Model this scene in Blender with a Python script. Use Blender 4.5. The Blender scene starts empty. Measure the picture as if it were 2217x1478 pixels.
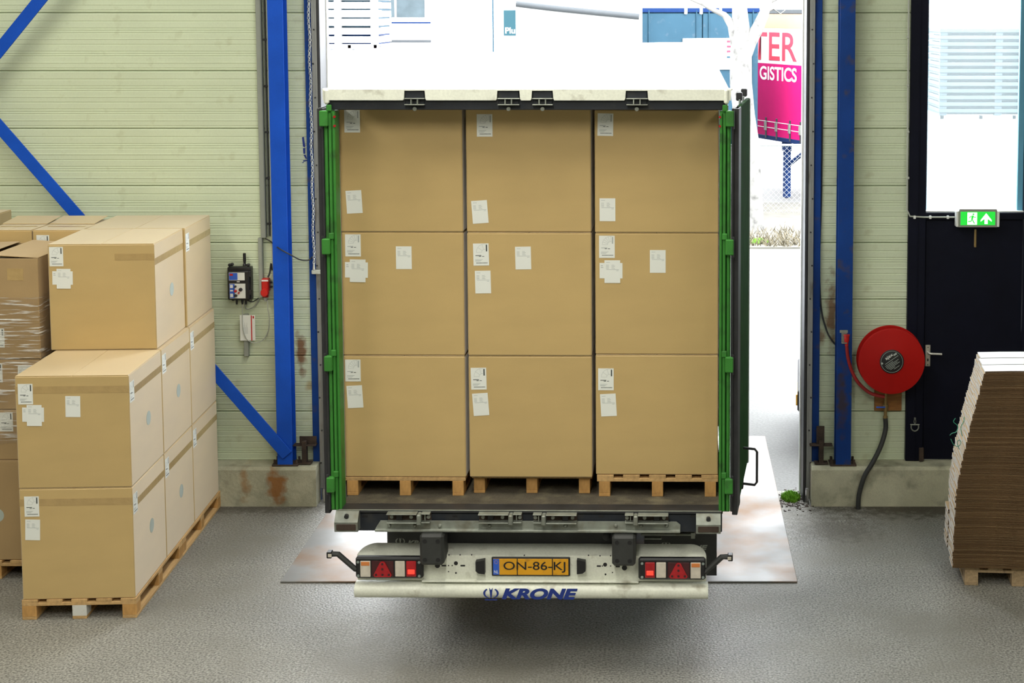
import bpy, math, random
from mathutils import Vector, Matrix
random.seed(7)
R = math.radians
PI = math.pi
scene = bpy.context.scene
COL = scene.collection

# ------------------------------------------------------------------ camera, world, lights, exposure
F_PX, PX, PY = 3250.0, 1450.0, 298.0            # focal length and optical centre of the cropped photograph
CAM_H, PITCH = 4.32, R(4.89)
cam_d = bpy.data.cameras.new('camera')
cam = bpy.data.objects.new('camera', cam_d); COL.objects.link(cam)
cam.location = (0, 0, CAM_H); cam.rotation_euler = (R(90) - PITCH, 0, 0)
cam_d.sensor_fit = 'HORIZONTAL'; cam_d.sensor_width = 36
cam_d.lens = F_PX * 36 / 2217
cam_d.shift_x = (2217 / 2 - PX) / 2217
cam_d.shift_y = -(1478 / 2 - PY) / 2217
cam_d.clip_end = 500
scene.camera = cam

world = bpy.data.worlds.new('overcast_sky'); scene.world = world
world.use_nodes = True
bg = world.node_tree.nodes['Background']
bg.inputs[0].default_value = (0.93, 0.97, 1.0, 1); bg.inputs[1].default_value = 13.0

def area(name, loc, sx, sy, power, col=(1.0, 0.97, 0.87), rot=(0, 0, 0)):
    l = bpy.data.lights.new(name, 'AREA'); l.shape = 'RECTANGLE'; l.size = sx; l.size_y = sy
    l.energy = power; l.color = col
    o = bpy.data.objects.new(name, l); COL.objects.link(o); o.location = loc; o.rotation_euler = rot
    return o
# rows of fluorescent lamps under the hall roof
for (lx, ly, p) in ((-5.6, 9.2, 138), (-1.2, 8.6, 195), (-5.6, 3.2, 180), (-1.2, 2.6, 300),
                    (3.2, 6.0, 100), (3.2, -1.0, 150)):
    area('hall_lamp_light', (lx, ly, 6.6), 0.6, 4.2, p)
# daylight enters through the dock door and the door window: portals guide the sampling, they emit nothing
for nm, loc, sx, sy in (('dock_portal', (-0.93, 13.25, 2.6), 4.2, 5.1), ('window_portal', (2.64, 13.2, 3.4), 0.8, 1.7)):
    p = area(nm, loc, sx, sy, 1, (1, 1, 1), (R(-90), 0, 0)); p.data.cycles.is_portal = True

vs = scene.view_settings
vs.view_transform = 'Standard'; vs.look = 'None'; vs.exposure = 0.10; vs.gamma = 1.0; vs.use_curve_mapping = False

# ------------------------------------------------------------------ helpers
SP, CP = math.sin(PITCH), math.cos(PITCH)
def ray(u, v):
    a, b = (u - PX) / F_PX, (v - PY) / F_PX
    return Vector((a, CP - b * SP, -SP - b * CP))
def at(u, v, Y):                                  # photograph measurement + its true distance -> point in the hall
    d = ray(u, v); t = Y / d.y
    return Vector((d.x * t, Y, CAM_H + d.z * t))
def at_floor(u, v, z=0.0):
    d = ray(u, v); t = (z - CAM_H) / d.z
    return Vector((d.x * t, d.y * t, z))

def wm(o):
    m = o.matrix_basis.copy()
    while o.parent:
        o = o.parent; m = o.matrix_basis @ m
    return m

def link(o, parent=None):
    COL.objects.link(o)
    if parent: o.parent = parent
    return o

class MB:
    def __init__(s): s.v = []; s.f = []; s.m = []
    def add(s, vs_, fs, m=0, M=None):
        n = len(s.v)
        for p in vs_:
            p = Vector(p)
            s.v.append(M @ p if M else p)
        for f in fs: s.f.append([i + n for i in f]); s.m.append(m)
        return s
    def box(s, x0, x1, y0, y1, z0, z1, m=0, M=None):
        return s.add([(x0,y0,z0),(x1,y0,z0),(x1,y1,z0),(x0,y1,z0),(x0,y0,z1),(x1,y0,z1),(x1,y1,z1),(x0,y1,z1)],
                     [(0,3,2,1),(4,5,6,7),(0,1,5,4),(1,2,6,5),(2,3,7,6),(3,0,4,7)], m, M)
    def cbox(s, x0, x1, y0, y1, z0, z1, b=0.005, m=0, M=None):
        vs_ = []; idx = {}
        X, Y, Z = (x0, x1), (y0, y1), (z0, z1)
        for i in (0, 1):
            for j in (0, 1):
                for k in (0, 1):
                    sx, sy, sz = (b, -b)[i], (b, -b)[j], (b, -b)[k]
                    idx[i,j,k,'x'] = len(vs_); vs_.append((X[i], Y[j]+sy, Z[k]+sz))
                    idx[i,j,k,'y'] = len(vs_); vs_.append((X[i]+sx, Y[j], Z[k]+sz))
                    idx[i,j,k,'z'] = len(vs_); vs_.append((X[i]+sx, Y[j]+sy, Z[k]))
        fs = []
        q = lambda *a: fs.append([idx[t] for t in a])
        for i in (0, 1): q((i,0,0,'x'),(i,1,0,'x'),(i,1,1,'x'),(i,0,1,'x'))
        for j in (0, 1): q((0,j,0,'y'),(1,j,0,'y'),(1,j,1,'y'),(0,j,1,'y'))
        for k in (0, 1): q((0,0,k,'z'),(1,0,k,'z'),(1,1,k,'z'),(0,1,k,'z'))
        for j in (0, 1):
            for k in (0, 1): q((0,j,k,'y'),(1,j,k,'y'),(1,j,k,'z'),(0,j,k,'z'))
        for i in (0, 1):
            for k in (0, 1): q((i,0,k,'x'),(i,1,k,'x'),(i,1,k,'z'),(i,0,k,'z'))
        for i in (0, 1):
            for j in (0, 1): q((i,j,0,'x'),(i,j,1,'x'),(i,j,1,'y'),(i,j,0,'y'))
        for i in (0, 1):
            for j in (0, 1):
                for k in (0, 1): q((i,j,k,'x'),(i,j,k,'y'),(i,j,k,'z'))
        c = Vector(((x0+x1)/2, (y0+y1)/2, (z0+z1)/2))
        for f in fs:                                             # outward winding
            p = [Vector(vs_[i]) for i in f]
            n = (p[1]-p[0]).cross(p[2]-p[0])
            if n.dot(sum(p, Vector())/len(p) - c) < 0: f.reverse()
        return s.add(vs_, fs, m, M)
    def prism(s, poly, axis, a0, a1, m=0, M=None):               # poly in the two other axes (x,z)|(y,z)|(x,y)
        n = len(poly)
        mk = {'x': lambda p, a: (a, p[0], p[1]), 'y': lambda p, a: (p[0], a, p[1]), 'z': lambda p, a: (p[0], p[1], a)}[axis]
        vs_ = [mk(p, a0) for p in poly] + [mk(p, a1) for p in poly]
        ar = sum(poly[i][0]*poly[(i+1)%n][1] - poly[(i+1)%n][0]*poly[i][1] for i in range(n))
        fs = [list(range(n)), list(range(n, 2*n))[::-1]] + [[i, i+n, (i+1)%n+n, (i+1)%n] for i in range(n)]
        flip = (ar > 0) == (axis != 'y')
        if a1 < a0: flip = not flip
        if flip: fs = [f[::-1] for f in fs]
        return s.add(vs_, fs, m, M)
    def cyl(s, p0, p1, r0, r1=None, n=16, m=0, caps=True, M=None):
        p0, p1 = Vector(p0), Vector(p1); r1 = r0 if r1 is None else r1
        d = (p1 - p0).normalized(); a = d.orthogonal().normalized(); b = d.cross(a)
        vs_ = []
        for p, r in ((p0, r0), (p1, r1)):
            for i in range(n):
                t = 2*PI*i/n; vs_.append(p + (a*math.cos(t) + b*math.sin(t))*r)
        fs = [[i, (i+1)%n, (i+1)%n+n, i+n] for i in range(n)]
        if caps: fs += [list(range(n))[::-1], list(range(n, 2*n))]
        return s.add(vs_, fs, m, M)
    def tube(s, pts, r, n=8, m=0, closed=False, M=None):
        pts = [Vector(p) for p in pts]; k = len(pts)
        rs = r if isinstance(r, (list, tuple)) else [r]*k
        vs_ = []; a = None
        for i, p in enumerate(pts):
            q0 = pts[(i-1) % k] if (closed or i > 0) else p
            q1 = pts[(i+1) % k] if (closed or i < k-1) else p
            d = (q1 - q0).normalized()
            a = d.orthogonal().normalized() if a is None else (a - d*a.dot(d)).normalized()
            b = d.cross(a)
            for j in range(n):
                t = 2*PI*j/n; vs_.append(p + (a*math.cos(t) + b*math.sin(t))*rs[i])
        fs = []
        for i in range(k if closed else k-1):
            i2 = (i+1) % k
            for j in range(n): fs.append([i*n+j, i*n+(j+1)%n, i2*n+(j+1)%n, i2*n+j])
        if not closed: fs += [list(range(n))[::-1], list(range((k-1)*n, k*n))]
        return s.add(vs_, fs, m, M)
    def lathe(s, prof, n=32, m=0, M=None):                       # profile (r, h) about local z
        vs_ = []; k = len(prof)
        for r, h in prof:
            for j in range(n):
                t = 2*PI*j/n; vs_.append((r*math.cos(t), r*math.sin(t), h))
        fs = []
        for i in range(k-1):
            for j in range(n): fs.append([i*n+j, i*n+(j+1)%n, (i+1)*n+(j+1)%n, (i+1)*n+j])
        fs += [list(range(n))[::-1], list(range((k-1)*n, k*n))]
        return s.add(vs_, fs, m, M)
    def quad(s, a, b, c, d, m=0): return s.add([a, b, c, d], [(0,1,2,3)], m)
    def mesh(s, name, mats, smooth=None):
        me = bpy.data.meshes.new(name)
        me.from_pydata([tuple(p) for p in s.v], [], s.f)
        for mt in (mats if isinstance(mats, (list, tuple)) else [mats]): me.materials.append(mt)
        me.polygons.foreach_set('material_index', s.m)
        if smooth:
            me.shade_smooth(); me.set_sharp_from_angle(angle=R(smooth))
        me.update()
        return me
    def build(s, name, mats, parent=None, smooth=None, world=False):
        if parent is None:                                       # a thing of its own: origin at its base
            xs = [p.x for p in s.v]; ys = [p.y for p in s.v]; zs = [p.z for p in s.v]
            o0 = Vector(((min(xs)+max(xs))/2, (min(ys)+max(ys))/2, min(zs)))
            s.v = [p - o0 for p in s.v]
            o = bpy.data.objects.new(name, s.mesh(name, mats, smooth)); o.location = o0
            return link(o)
        if world:
            Mi = wm(parent).inverted(); s.v = [Mi @ p for p in s.v]
        return link(bpy.data.objects.new(name, s.mesh(name, mats, smooth)), parent)

def tag(o, label, cat, group=None, kind=None):
    if label: o['label'] = label
    if cat: o['category'] = cat
    if group: o['group'] = group
    if kind: o['kind'] = kind
    return o
def thing(name, label, cat, loc=(0,0,0), rz=0, group=None):
    o = bpy.data.objects.new(name, None); COL.objects.link(o)
    o.location = loc; o.rotation_euler = (0, 0, rz); o.empty_display_size = 0.1
    return tag(o, label, cat, group)
def struct(o, label=None):
    o['kind'] = 'structure'
    if label: o['label'] = label
    return o
def inst(name, me, parent, loc=(0,0,0), rot=(0,0,0), scale=(1,1,1)):
    o = bpy.data.objects.new(name, me); o.location = loc; o.rotation_euler = rot; o.scale = scale
    return link(o, parent)
FACE = Matrix.Rotation(R(90), 4, 'X')            # xy drawing -> upright, facing -y
_txt = {}
def text_mesh(s, mat, h, width=None, shear=0.0, bold=0.0, ext=0.0008, space=1.0):
    cu = bpy.data.curves.new('lettering', 'FONT'); cu.body = s; cu.size = 1; cu.shear = shear; cu.offset = bold
    cu.align_x = 'CENTER'; cu.extrude = 0.0; cu.space_character = space
    ob = bpy.data.objects.new('lettering', cu); COL.objects.link(ob)
    dg = bpy.context.evaluated_depsgraph_get()
    me = bpy.data.meshes.new_from_object(ob.evaluated_get(dg))
    bpy.data.objects.remove(ob); bpy.data.curves.remove(cu)
    xs = [v.co.x for v in me.vertices]; ys = [v.co.y for v in me.vertices]
    cx, cy = (min(xs)+max(xs))/2, (min(ys)+max(ys))/2
    sy = h/(max(ys)-min(ys)); sx = width/(max(xs)-min(xs)) if width else sy
    me.transform(FACE @ Matrix.Diagonal((sx, sy, 1, 1)) @ Matrix.Translation((-cx, -cy, 0)))
    me.materials.clear(); me.materials.append(mat); me.name = 'lettering'
    return me

# ------------------------------------------------------------------ materials
def pm(name, col, rough=0.6, metal=0.0, var=0.10, scale=5.0, bump=0.0, bscale=60.0, spec=0.5, stretch=(1,1,1),
       dirt=None, emit=None, coat=0.0, rvar=0.0, fine=0.0, fscale=200.0, stains=(), sheen=0.0):
    m = bpy.data.materials.new(name); m.use_nodes = True
    nt = m.node_tree; N = nt.nodes; L = nt.links
    b = N['Principled BSDF']
    b.inputs['Roughness'].default_value = rough; b.inputs['Metallic'].default_value = metal
    b.inputs['Specular IOR Level'].default_value = spec
    if coat: b.inputs['Coat Weight'].default_value = coat; b.inputs['Coat Roughness'].default_value = 0.15
    if sheen: b.inputs['Sheen Weight'].default_value = sheen; b.inputs['Sheen Roughness'].default_value = 0.45
    tc = N.new('ShaderNodeTexCoord'); mp = N.new('ShaderNodeMapping'); mp.inputs['Scale'].default_value = stretch
    L.new(tc.outputs['Object'], mp.inputs[0])
    def noise(sc, det=4.0, src=mp):
        n = N.new('ShaderNodeTexNoise'); n.inputs['Scale'].default_value = sc; n.inputs['Detail'].default_value = det
        L.new(src.outputs[0], n.inputs['Vector']); return n
    def ramp(src, a, b_, lo=0.0, hi=1.0):
        r = N.new('ShaderNodeMapRange'); r.inputs[1].default_value = a; r.inputs[2].default_value = b_
        r.inputs[3].default_value = lo; r.inputs[4].default_value = hi; L.new(src, r.inputs[0]); return r.outputs[0]
    def mix(fac, a, c, blend='MIX'):
        x = N.new('ShaderNodeMix'); x.data_type = 'RGBA'; x.blend_type = blend
        if isinstance(fac, float): x.inputs[0].default_value = fac
        else: L.new(fac, x.inputs[0])
        for i, s_ in ((6, a), (7, c)):
            if isinstance(s_, tuple): x.inputs[i].default_value = (*s_, 1)
            else: L.new(s_, x.inputs[i])
        return x.outputs[2]
    out = None
    n1 = noise(scale)
    if var:
        oi = N.new('ShaderNodeObjectInfo')
        ad = N.new('ShaderNodeMath'); ad.operation = 'MULTIPLY_ADD'; ad.inputs[1].default_value = 0.25
        L.new(oi.outputs['Random'], ad.inputs[0]); L.new(n1.outputs[0], ad.inputs[2])
        dk = tuple(c*(1-var*1.3) for c in col); lt = tuple(min(1, c*(1+var)) for c in col)
        out = mix(ramp(ad.outputs[0], 0.35, 0.9), dk, lt)
    else: out = mix(0.0, col, col)
    if fine:
        n2 = noise(fscale, 2.0)
        out = mix(ramp(n2.outputs[0], 0.35, 0.7), out, mix(1.0, out, tuple([1-fine]*3), 'MULTIPLY'))
    if dirt:
        dc, amt, dsc = dirt
        n3 = noise(dsc, 6.0)
        out = mix(ramp(n3.outputs[0], 0.62-amt*0.35, 0.80-amt*0.2), out, dc)
    for (pt, rad, sc_, amt) in stains:
        g = N.new('ShaderNodeNewGeometry')
        sb = N.new('ShaderNodeVectorMath'); sb.operation = 'SUBTRACT'; L.new(g.outputs['Position'], sb.inputs[0]); sb.inputs[1].default_value = pt
        ml = N.new('ShaderNodeVectorMath'); ml.operation = 'DIVIDE'; L.new(sb.outputs[0], ml.inputs[0]); ml.inputs[1].default_value = rad
        ln = N.new('ShaderNodeVectorMath'); ln.operation = 'LENGTH'; L.new(ml.outputs[0], ln.inputs[0])
        n4 = noise(14.0, 5.0, g)
        su = N.new('ShaderNodeMath'); su.operation = 'MULTIPLY_ADD'; su.inputs[1].default_value = -2.2
        L.new(n4.outputs[0], su.inputs[0]); L.new(ln.outputs['Value'], su.inputs[2])
        fac = ramp(su.outputs[0], -0.05, -0.75, 0.0, amt)
        out = mix(fac, out, sc_)
    L.new(out, b.inputs['Base Color'])
    if rvar:
        n5 = noise(scale*0.6, 5.0)
        L.new(ramp(n5.outputs[0], 0.35, 0.65, max(0.03, rough-rvar), min(1, rough+rvar)), b.inputs['Roughness'])
    if bump:
        n6 = noise(bscale, 6.0); bp = N.new('ShaderNodeBump'); bp.inputs['Strength'].default_value = bump
        bp.inputs['Distance'].default_value = 0.01
        L.new(n6.outputs[0], bp.inputs['Height']); L.new(bp.outputs[0], b.inputs['Normal'])
    if emit:
        b.inputs['Emission Color'].default_value = (*col, 1); b.inputs['Emission Strength'].default_value = emit
    return m

RUST = (0.20, 0.075, 0.02)
M = {}
M['concrete_floor'] = pm('concrete_floor', (0.31, 0.30, 0.265), 0.60, var=0.25, scale=0.9, bump=1.0, bscale=55, dirt=((0.19,0.18,0.15),0.40,1.4), rvar=0.12, fine=0.75, fscale=65, spec=0.5,
    stains=(((2.3,12.72,0),(1.15,0.30,1),(0.055,0.045,0.03),0.85), ((-3.7,12.72,0),(0.7,0.16,1),(0.06,0.05,0.035),0.7), ((1.35,12.2,0),(0.5,0.35,1),(0.09,0.08,0.06),0.6)))
M['asphalt'] = pm('asphalt', (0.115, 0.115, 0.11), 0.8, var=0.15, scale=0.8, bump=0.4, bscale=30, fine=0.25, fscale=40)
M['wall_panel'] = pm('wall_panel', (0.62, 0.69, 0.50), 0.5, var=0.05, scale=1.5, dirt=((0.47,0.50,0.33),0.08,6.0), fine=0.04, fscale=60,
    stains=(((-3.24,12.98,1.32),(0.055,0.2,0.22),RUST,0.9), ((-3.07,12.98,1.34),(0.045,0.2,0.25),RUST,0.8),
            ((1.42,12.98,1.66),(0.07,0.2,0.35),RUST,0.85), ((1.30,12.98,1.45),(0.10,0.2,0.08),RUST,0.7), ((-3.15,12.98,1.02),(0.09,0.2,0.05),(0.4,0.3,0.12),0.7)))
M['joint'] = pm('joint', (0.12, 0.11, 0.07), 0.9, var=0.1)
M['hall_inner'] = pm('hall_inner', (0.55, 0.56, 0.46), 0.8, var=0.05)
M['hall_roof'] = pm('hall_roof', (0.5, 0.5, 0.45), 0.8, var=0.05)
M['plinth'] = pm('plinth', (0.54, 0.53, 0.39), 0.85, var=0.25, scale=4, bump=0.5, bscale=35, dirt=((0.22,0.21,0.15),0.25,5), fine=0.15, fscale=120,
    stains=(((-3.42,12.77,0.16),(0.09,0.3,0.20),(0.30,0.13,0.035),0.95), ((-3.70,12.77,0.20),(0.05,0.3,0.17),(0.32,0.17,0.06),0.7)))
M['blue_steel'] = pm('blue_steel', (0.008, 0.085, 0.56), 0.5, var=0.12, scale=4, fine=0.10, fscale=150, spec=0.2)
M['blue_steel_worn_dim'] = pm('blue_steel_worn_dim', (0.006, 0.045, 0.23), 0.5, spec=0.2, var=0.15, scale=4, dirt=((0.06,0.05,0.05),0.12,9), fine=0.12, fscale=150,  # worn paint, its blue also darkened to carry the dimness of the right side
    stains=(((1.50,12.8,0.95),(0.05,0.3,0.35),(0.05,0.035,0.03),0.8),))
M['rusty_steel'] = pm('rusty_steel', (0.055, 0.035, 0.025), 0.8, var=0.4, scale=12, bump=0.3)
M['track_steel'] = pm('track_steel', (0.36, 0.37, 0.37), 0.42, 0.7, var=0.12, scale=6, dirt=((0.16,0.14,0.12),0.15,12), stretch=(1,1,0.25))
M['dark_steel'] = pm('dark_steel', (0.025, 0.026, 0.03), 0.5, var=0.3, scale=8)
M['galv'] = pm('galv', (0.27, 0.29, 0.255), 0.5, 0.35, var=0.25, scale=14, dirt=((0.18,0.17,0.13),0.3,10))
M['chain'] = pm('chain', (0.65, 0.66, 0.66), 0.3, 0.9, var=0.1)
M['grey_plastic'] = pm('grey_plastic', (0.30, 0.32, 0.28), 0.5, var=0.06)
M['pale_plastic'] = pm('pale_plastic', (0.45, 0.47, 0.42), 0.5, var=0.06)
M['black_plastic'] = pm('black_plastic', (0.012, 0.012, 0.014), 0.45, var=0.1)
M['black_rubber'] = pm('black_rubber', (0.030, 0.032, 0.031), 0.6, var=0.2, scale=9, bump=0.1)
M['tyre'] = pm('tyre', (0.014, 0.014, 0.014), 0.8, var=0.3, scale=9, bump=0.2)
M['white'] = pm('white', (0.80, 0.81, 0.78), 0.45, var=0.03)
M['paper'] = pm('paper', (0.80, 0.82, 0.78), 0.6, var=0.02)
M['print'] = pm('print', (0.05, 0.06, 0.06), 0.6, var=0.0)
M['print_grey'] = pm('print_grey', (0.42, 0.45, 0.44), 0.6, var=0.0)
M['blue_print'] = pm('blue_print', (0.012, 0.035, 0.24), 0.4, var=0.0)
M['red'] = pm('red', (0.55, 0.012, 0.008), 0.35, var=0.05)
M['reel_red'] = pm('reel_red', (0.42, 0.006, 0.004), 0.55, spec=0.2, var=0.06, scale=3, fine=0.06, fscale=150)
M['hose_red'] = pm('hose_red', (0.30, 0.012, 0.012), 0.5, var=0.1)
M['navy'] = pm('navy', (0.004, 0.005, 0.014), 0.55, var=0.2, scale=3, fine=0.1, fscale=120, spec=0.15)
M['kraft'] = pm('kraft', (0.56, 0.392, 0.16), 0.45, var=0.05, scale=2.2, bump=0.05, bscale=90, stretch=(1,1,3), fine=0.05, fscale=160, spec=0.6, sheen=0.65)
M['kraft_pale'] = pm('kraft_pale', (0.58, 0.42, 0.24), 0.7, var=0.05, scale=2.2, fine=0.05, fscale=160, spec=0.3)
M['kraft_old'] = pm('kraft_old', (0.44, 0.30, 0.145), 0.6, var=0.07, scale=2.5, fine=0.06, fscale=160, spec=0.3, sheen=0.25)
M['kraft_dark'] = pm('kraft_dark', (0.10, 0.062, 0.035), 0.9, var=0.1)
M['edge_kraft_shaded'] = pm('edge_kraft_shaded', (0.115, 0.065, 0.030), 0.85, var=0.20, scale=6, fine=0.35, fscale=120, stretch=(1,1,6), spec=0.2)  # front edges coloured darker to stand for the light falling off there
M['daylit_board'] = pm('daylit_board', (0.86, 0.85, 0.84), 0.6, var=0.04, fine=0.06, fscale=120)  # white on left ends and top sheets stands in for daylight on them
M['tape'] = pm('tape', (0.47, 0.325, 0.14), 0.2, var=0.08, scale=14, bump=0.35, bscale=25, spec=0.6)
M['disc'] = pm('disc', (0.44, 0.50, 0.46), 0.6, var=0.05)
M['wood'] = pm('wood', (0.56, 0.36, 0.16), 0.7, var=0.22, scale=6, bump=0.2, bscale=40, stretch=(6,0.8,6), spec=0.25)
M['wood_end'] = pm('wood_end', (0.52, 0.29, 0.10), 0.75, var=0.25, scale=18, stretch=(2,2,0.6), spec=0.25, dirt=((0.25,0.12,0.05),0.15,12))
M['wood_old'] = pm('wood_old', (0.44, 0.32, 0.19), 0.8, var=0.25, scale=7, stretch=(5,1,5), dirt=((0.2,0.15,0.1),0.2,8), spec=0.2)
M['wood_white'] = pm('wood_white', (0.70, 0.70, 0.66), 0.7, var=0.1, dirt=((0.45,0.38,0.28),0.2,20))
M['plywood'] = pm('plywood', (0.10, 0.085, 0.06), 0.75, var=0.4, scale=5, bump=0.5, bscale=80, dirt=((0.16,0.14,0.09),0.35,8), fine=0.4, fscale=140)
M['trailer_white'] = pm('trailer_white', (0.80, 0.82, 0.72), 0.38, var=0.08, scale=5, dirt=((0.36,0.34,0.26),0.06,9), fine=0.10, fscale=70)
M['roof_sheet'] = pm('roof_sheet', (0.80, 0.80, 0.78), 0.5, var=0.03)
M['trailer_navy'] = pm('trailer_navy', (0.012, 0.016, 0.024), 0.5, var=0.3, scale=6, dirt=((0.03,0.03,0.03),0.2,8))
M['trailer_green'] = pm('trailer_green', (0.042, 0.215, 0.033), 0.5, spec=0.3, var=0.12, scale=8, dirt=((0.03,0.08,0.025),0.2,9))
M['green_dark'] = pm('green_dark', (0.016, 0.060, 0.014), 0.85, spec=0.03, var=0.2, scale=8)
M['door_grey'] = pm('door_grey', (0.28, 0.33, 0.31), 0.7, spec=0.2, var=0.2, scale=8)
M['lens_clear'] = pm('lens_clear', (0.60, 0.55, 0.47), 0.2, var=0.12, scale=30, spec=0.6)
M['lens_orange'] = pm('lens_orange', (0.65, 0.22, 0.06), 0.2, var=0.1)
M['lens_dark'] = pm('lens_dark', (0.06, 0.012, 0.015), 0.3, var=0.1)
M['lens_red'] = pm('lens_red', (0.42, 0.012, 0.018), 0.2, var=0.15, scale=40)
M['lens_lit'] = pm('lens_lit', (1.0, 0.05, 0.03), 0.2, var=0.0, emit=0.9)
M['plate_yellow'] = pm('plate_yellow', (0.75, 0.36, 0.012), 0.35, var=0.06, dirt=((0.5,0.24,0.02),0.15,20))
M['plate_blue'] = pm('plate_blue', (0.03, 0.12, 0.62), 0.4, var=0.03)
M['steel_plate'] = pm('steel_plate', (0.24, 0.235, 0.225), 0.50, 0.1, var=0.2, scale=1.6, bump=0.10, bscale=10, dirt=((0.22,0.12,0.055),0.50,1.7), rvar=0.12, spec=0.3)
M['sign_green'] = pm('sign_green', (0.02, 0.62, 0.05), 0.3, var=0.0, emit=0.75)
M['sign_white'] = pm('sign_white', (0.85, 0.95, 0.85), 0.3, var=0.0, emit=0.85)
M['sign_case'] = pm('sign_case', (0.30, 0.29, 0.27), 0.4, var=0.04)
M['brass'] = pm('brass', (0.35, 0.24, 0.10), 0.45, 0.7, var=0.2)
M['ply_board'] = pm('ply_board', (0.36, 0.15, 0.035), 0.6, var=0.25, scale=9, stretch=(1,1,4))
M['chrome'] = pm('chrome', (0.62, 0.62, 0.58), 0.3, 0.6, var=0.05)
M['strap_green'] = pm('strap_green', (0.03, 0.28, 0.17), 0.3, var=0.1)
M['bark'] = pm('bark', (0.17, 0.165, 0.155), 0.85, var=0.2, scale=3, bump=0.6, bscale=12, dirt=((0.03,0.028,0.026),0.20,5))
M['dry_grass'] = pm('dry_grass', (0.11, 0.095, 0.065), 0.9, spec=0.05, var=0.2)
M['moss'] = pm('moss', (0.15, 0.34, 0.02), 0.9, var=0.3, scale=20)
M['verge'] = pm('verge', (0.09, 0.085, 0.07), 0.95, var=0.25, scale=3, bump=0.5, bscale=12)
M['container_blue'] = pm('container_blue', (0.024, 0.060, 0.090), 0.6, spec=0.08, var=0.08, scale=2, dirt=((0.06,0.085,0.11),0.06,7))
M['leg_blue'] = pm('leg_blue', (0.006, 0.022, 0.085), 0.6, spec=0.08, var=0.1)
M['curtain_red'] = pm('curtain_red', (0.50, 0.010, 0.125), 0.6, spec=0.05, var=0.04)
M['curtain_salmon'] = pm('curtain_salmon', (0.34, 0.23, 0.155), 0.6, spec=0.05, var=0.03)
M['curtain_white'] = pm('curtain_white', (0.62, 0.60, 0.58), 0.5, var=0.03)
M['curtain_letter'] = pm('curtain_letter', (0.50, 0.05, 0.08), 0.6, spec=0.05, var=0.0)
M['vehicle_white'] = pm('vehicle_white', (0.70, 0.71, 0.72), 0.4, var=0.03)
M['sign_cyan'] = pm('sign_cyan', (0.02, 0.055, 0.07), 0.6, spec=0.08, var=0.0)
M['alu_cyan'] = pm('alu_cyan', (0.065, 0.085, 0.095), 0.6, spec=0.1, var=0.15, scale=3)
M['tarp_grey'] = pm('tarp_grey', (0.06, 0.065, 0.07), 0.6, spec=0.1, var=0.06)
M['bead_blue'] = pm('bead_blue', (0.12, 0.36, 0.52), 0.5, var=0.03)
M['car_paint'] = pm('car_paint', (0.55, 0.56, 0.58), 0.3, 0.3, var=0.02, coat=0.6)
M['car_glass'] = pm('car_glass', (0.02, 0.025, 0.03), 0.08, var=0.0)
M['wire'] = pm('wire', (0.35, 0.38, 0.38), 0.5, 0.5, var=0.05)

def glassy(name, tint, haze, gloss):
    m = bpy.data.materials.new(name); m.use_nodes = True
    nt = m.node_tree; N = nt.nodes; L = nt.links; N.remove(N['Principled BSDF'])
    tr = N.new('ShaderNodeBsdfTransparent'); tr.inputs[0].default_value = (*tint, 1)
    df = N.new('ShaderNodeBsdfTranslucent'); df.inputs[0].default_value = (0.8, 0.88, 0.9, 1)
    gl = N.new('ShaderNodeBsdfGlossy'); gl.inputs['Roughness'].default_value = 0.12
    a = N.new('ShaderNodeMixShader'); a.inputs[0].default_value = haze; L.new(tr.outputs[0], a.inputs[1]); L.new(df.outputs[0], a.inputs[2])
    b = N.new('ShaderNodeMixShader'); b.inputs[0].default_value = gloss; L.new(a.outputs[0], b.inputs[1]); L.new(gl.outputs[0], b.inputs[2])
    L.new(b.outputs[0], N['Material Output'].inputs[0])
    return m, nt, b
M['glass'] = glassy('window_glass', (0.93, 0.98, 1.0), 0.05, 0.04)[0]
m_, nt_, b_ = glassy('stretch_film', (0.97, 0.96, 0.95), 0.03, 0.10); M['film'] = m_
_tc = nt_.nodes.new('ShaderNodeTexCoord'); _mp = nt_.nodes.new('ShaderNodeMapping'); _mp.inputs['Scale'].default_value = (1.0, 1.0, 16); _mp.inputs['Rotation'].default_value = (0, R(-16), 0)
_nz = nt_.nodes.new('ShaderNodeTexNoise'); _nz.inputs['Scale'].default_value = 4.5; _nz.inputs['Detail'].default_value = 6
_mr = nt_.nodes.new('ShaderNodeMapRange'); _mr.inputs[1].default_value = 0.53; _mr.inputs[2].default_value = 0.66; _mr.inputs[3].default_value = 0.0; _mr.inputs[4].default_value = 0.85
_pw = nt_.nodes.new('ShaderNodeBsdfPrincipled'); _pw.inputs['Base Color'].default_value = (0.85, 0.85, 0.83, 1); _pw.inputs['Roughness'].default_value = 0.2  # white streaks painted into the film imitate highlights on its wrinkles
_mx = nt_.nodes.new('ShaderNodeMixShader')
nt_.links.new(_tc.outputs['Object'], _mp.inputs[0]); nt_.links.new(_mp.outputs[0], _nz.inputs['Vector']); nt_.links.new(_nz.outputs[0], _mr.inputs[0]); nt_.links.new(_mr.outputs[0], _mx.inputs[0])
nt_.links.new(b_.outputs[0], _mx.inputs[1]); nt_.links.new(_pw.outputs[0], _mx.inputs[2]); nt_.links.new(_mx.outputs[0], nt_.nodes['Material Output'].inputs[0])

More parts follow.
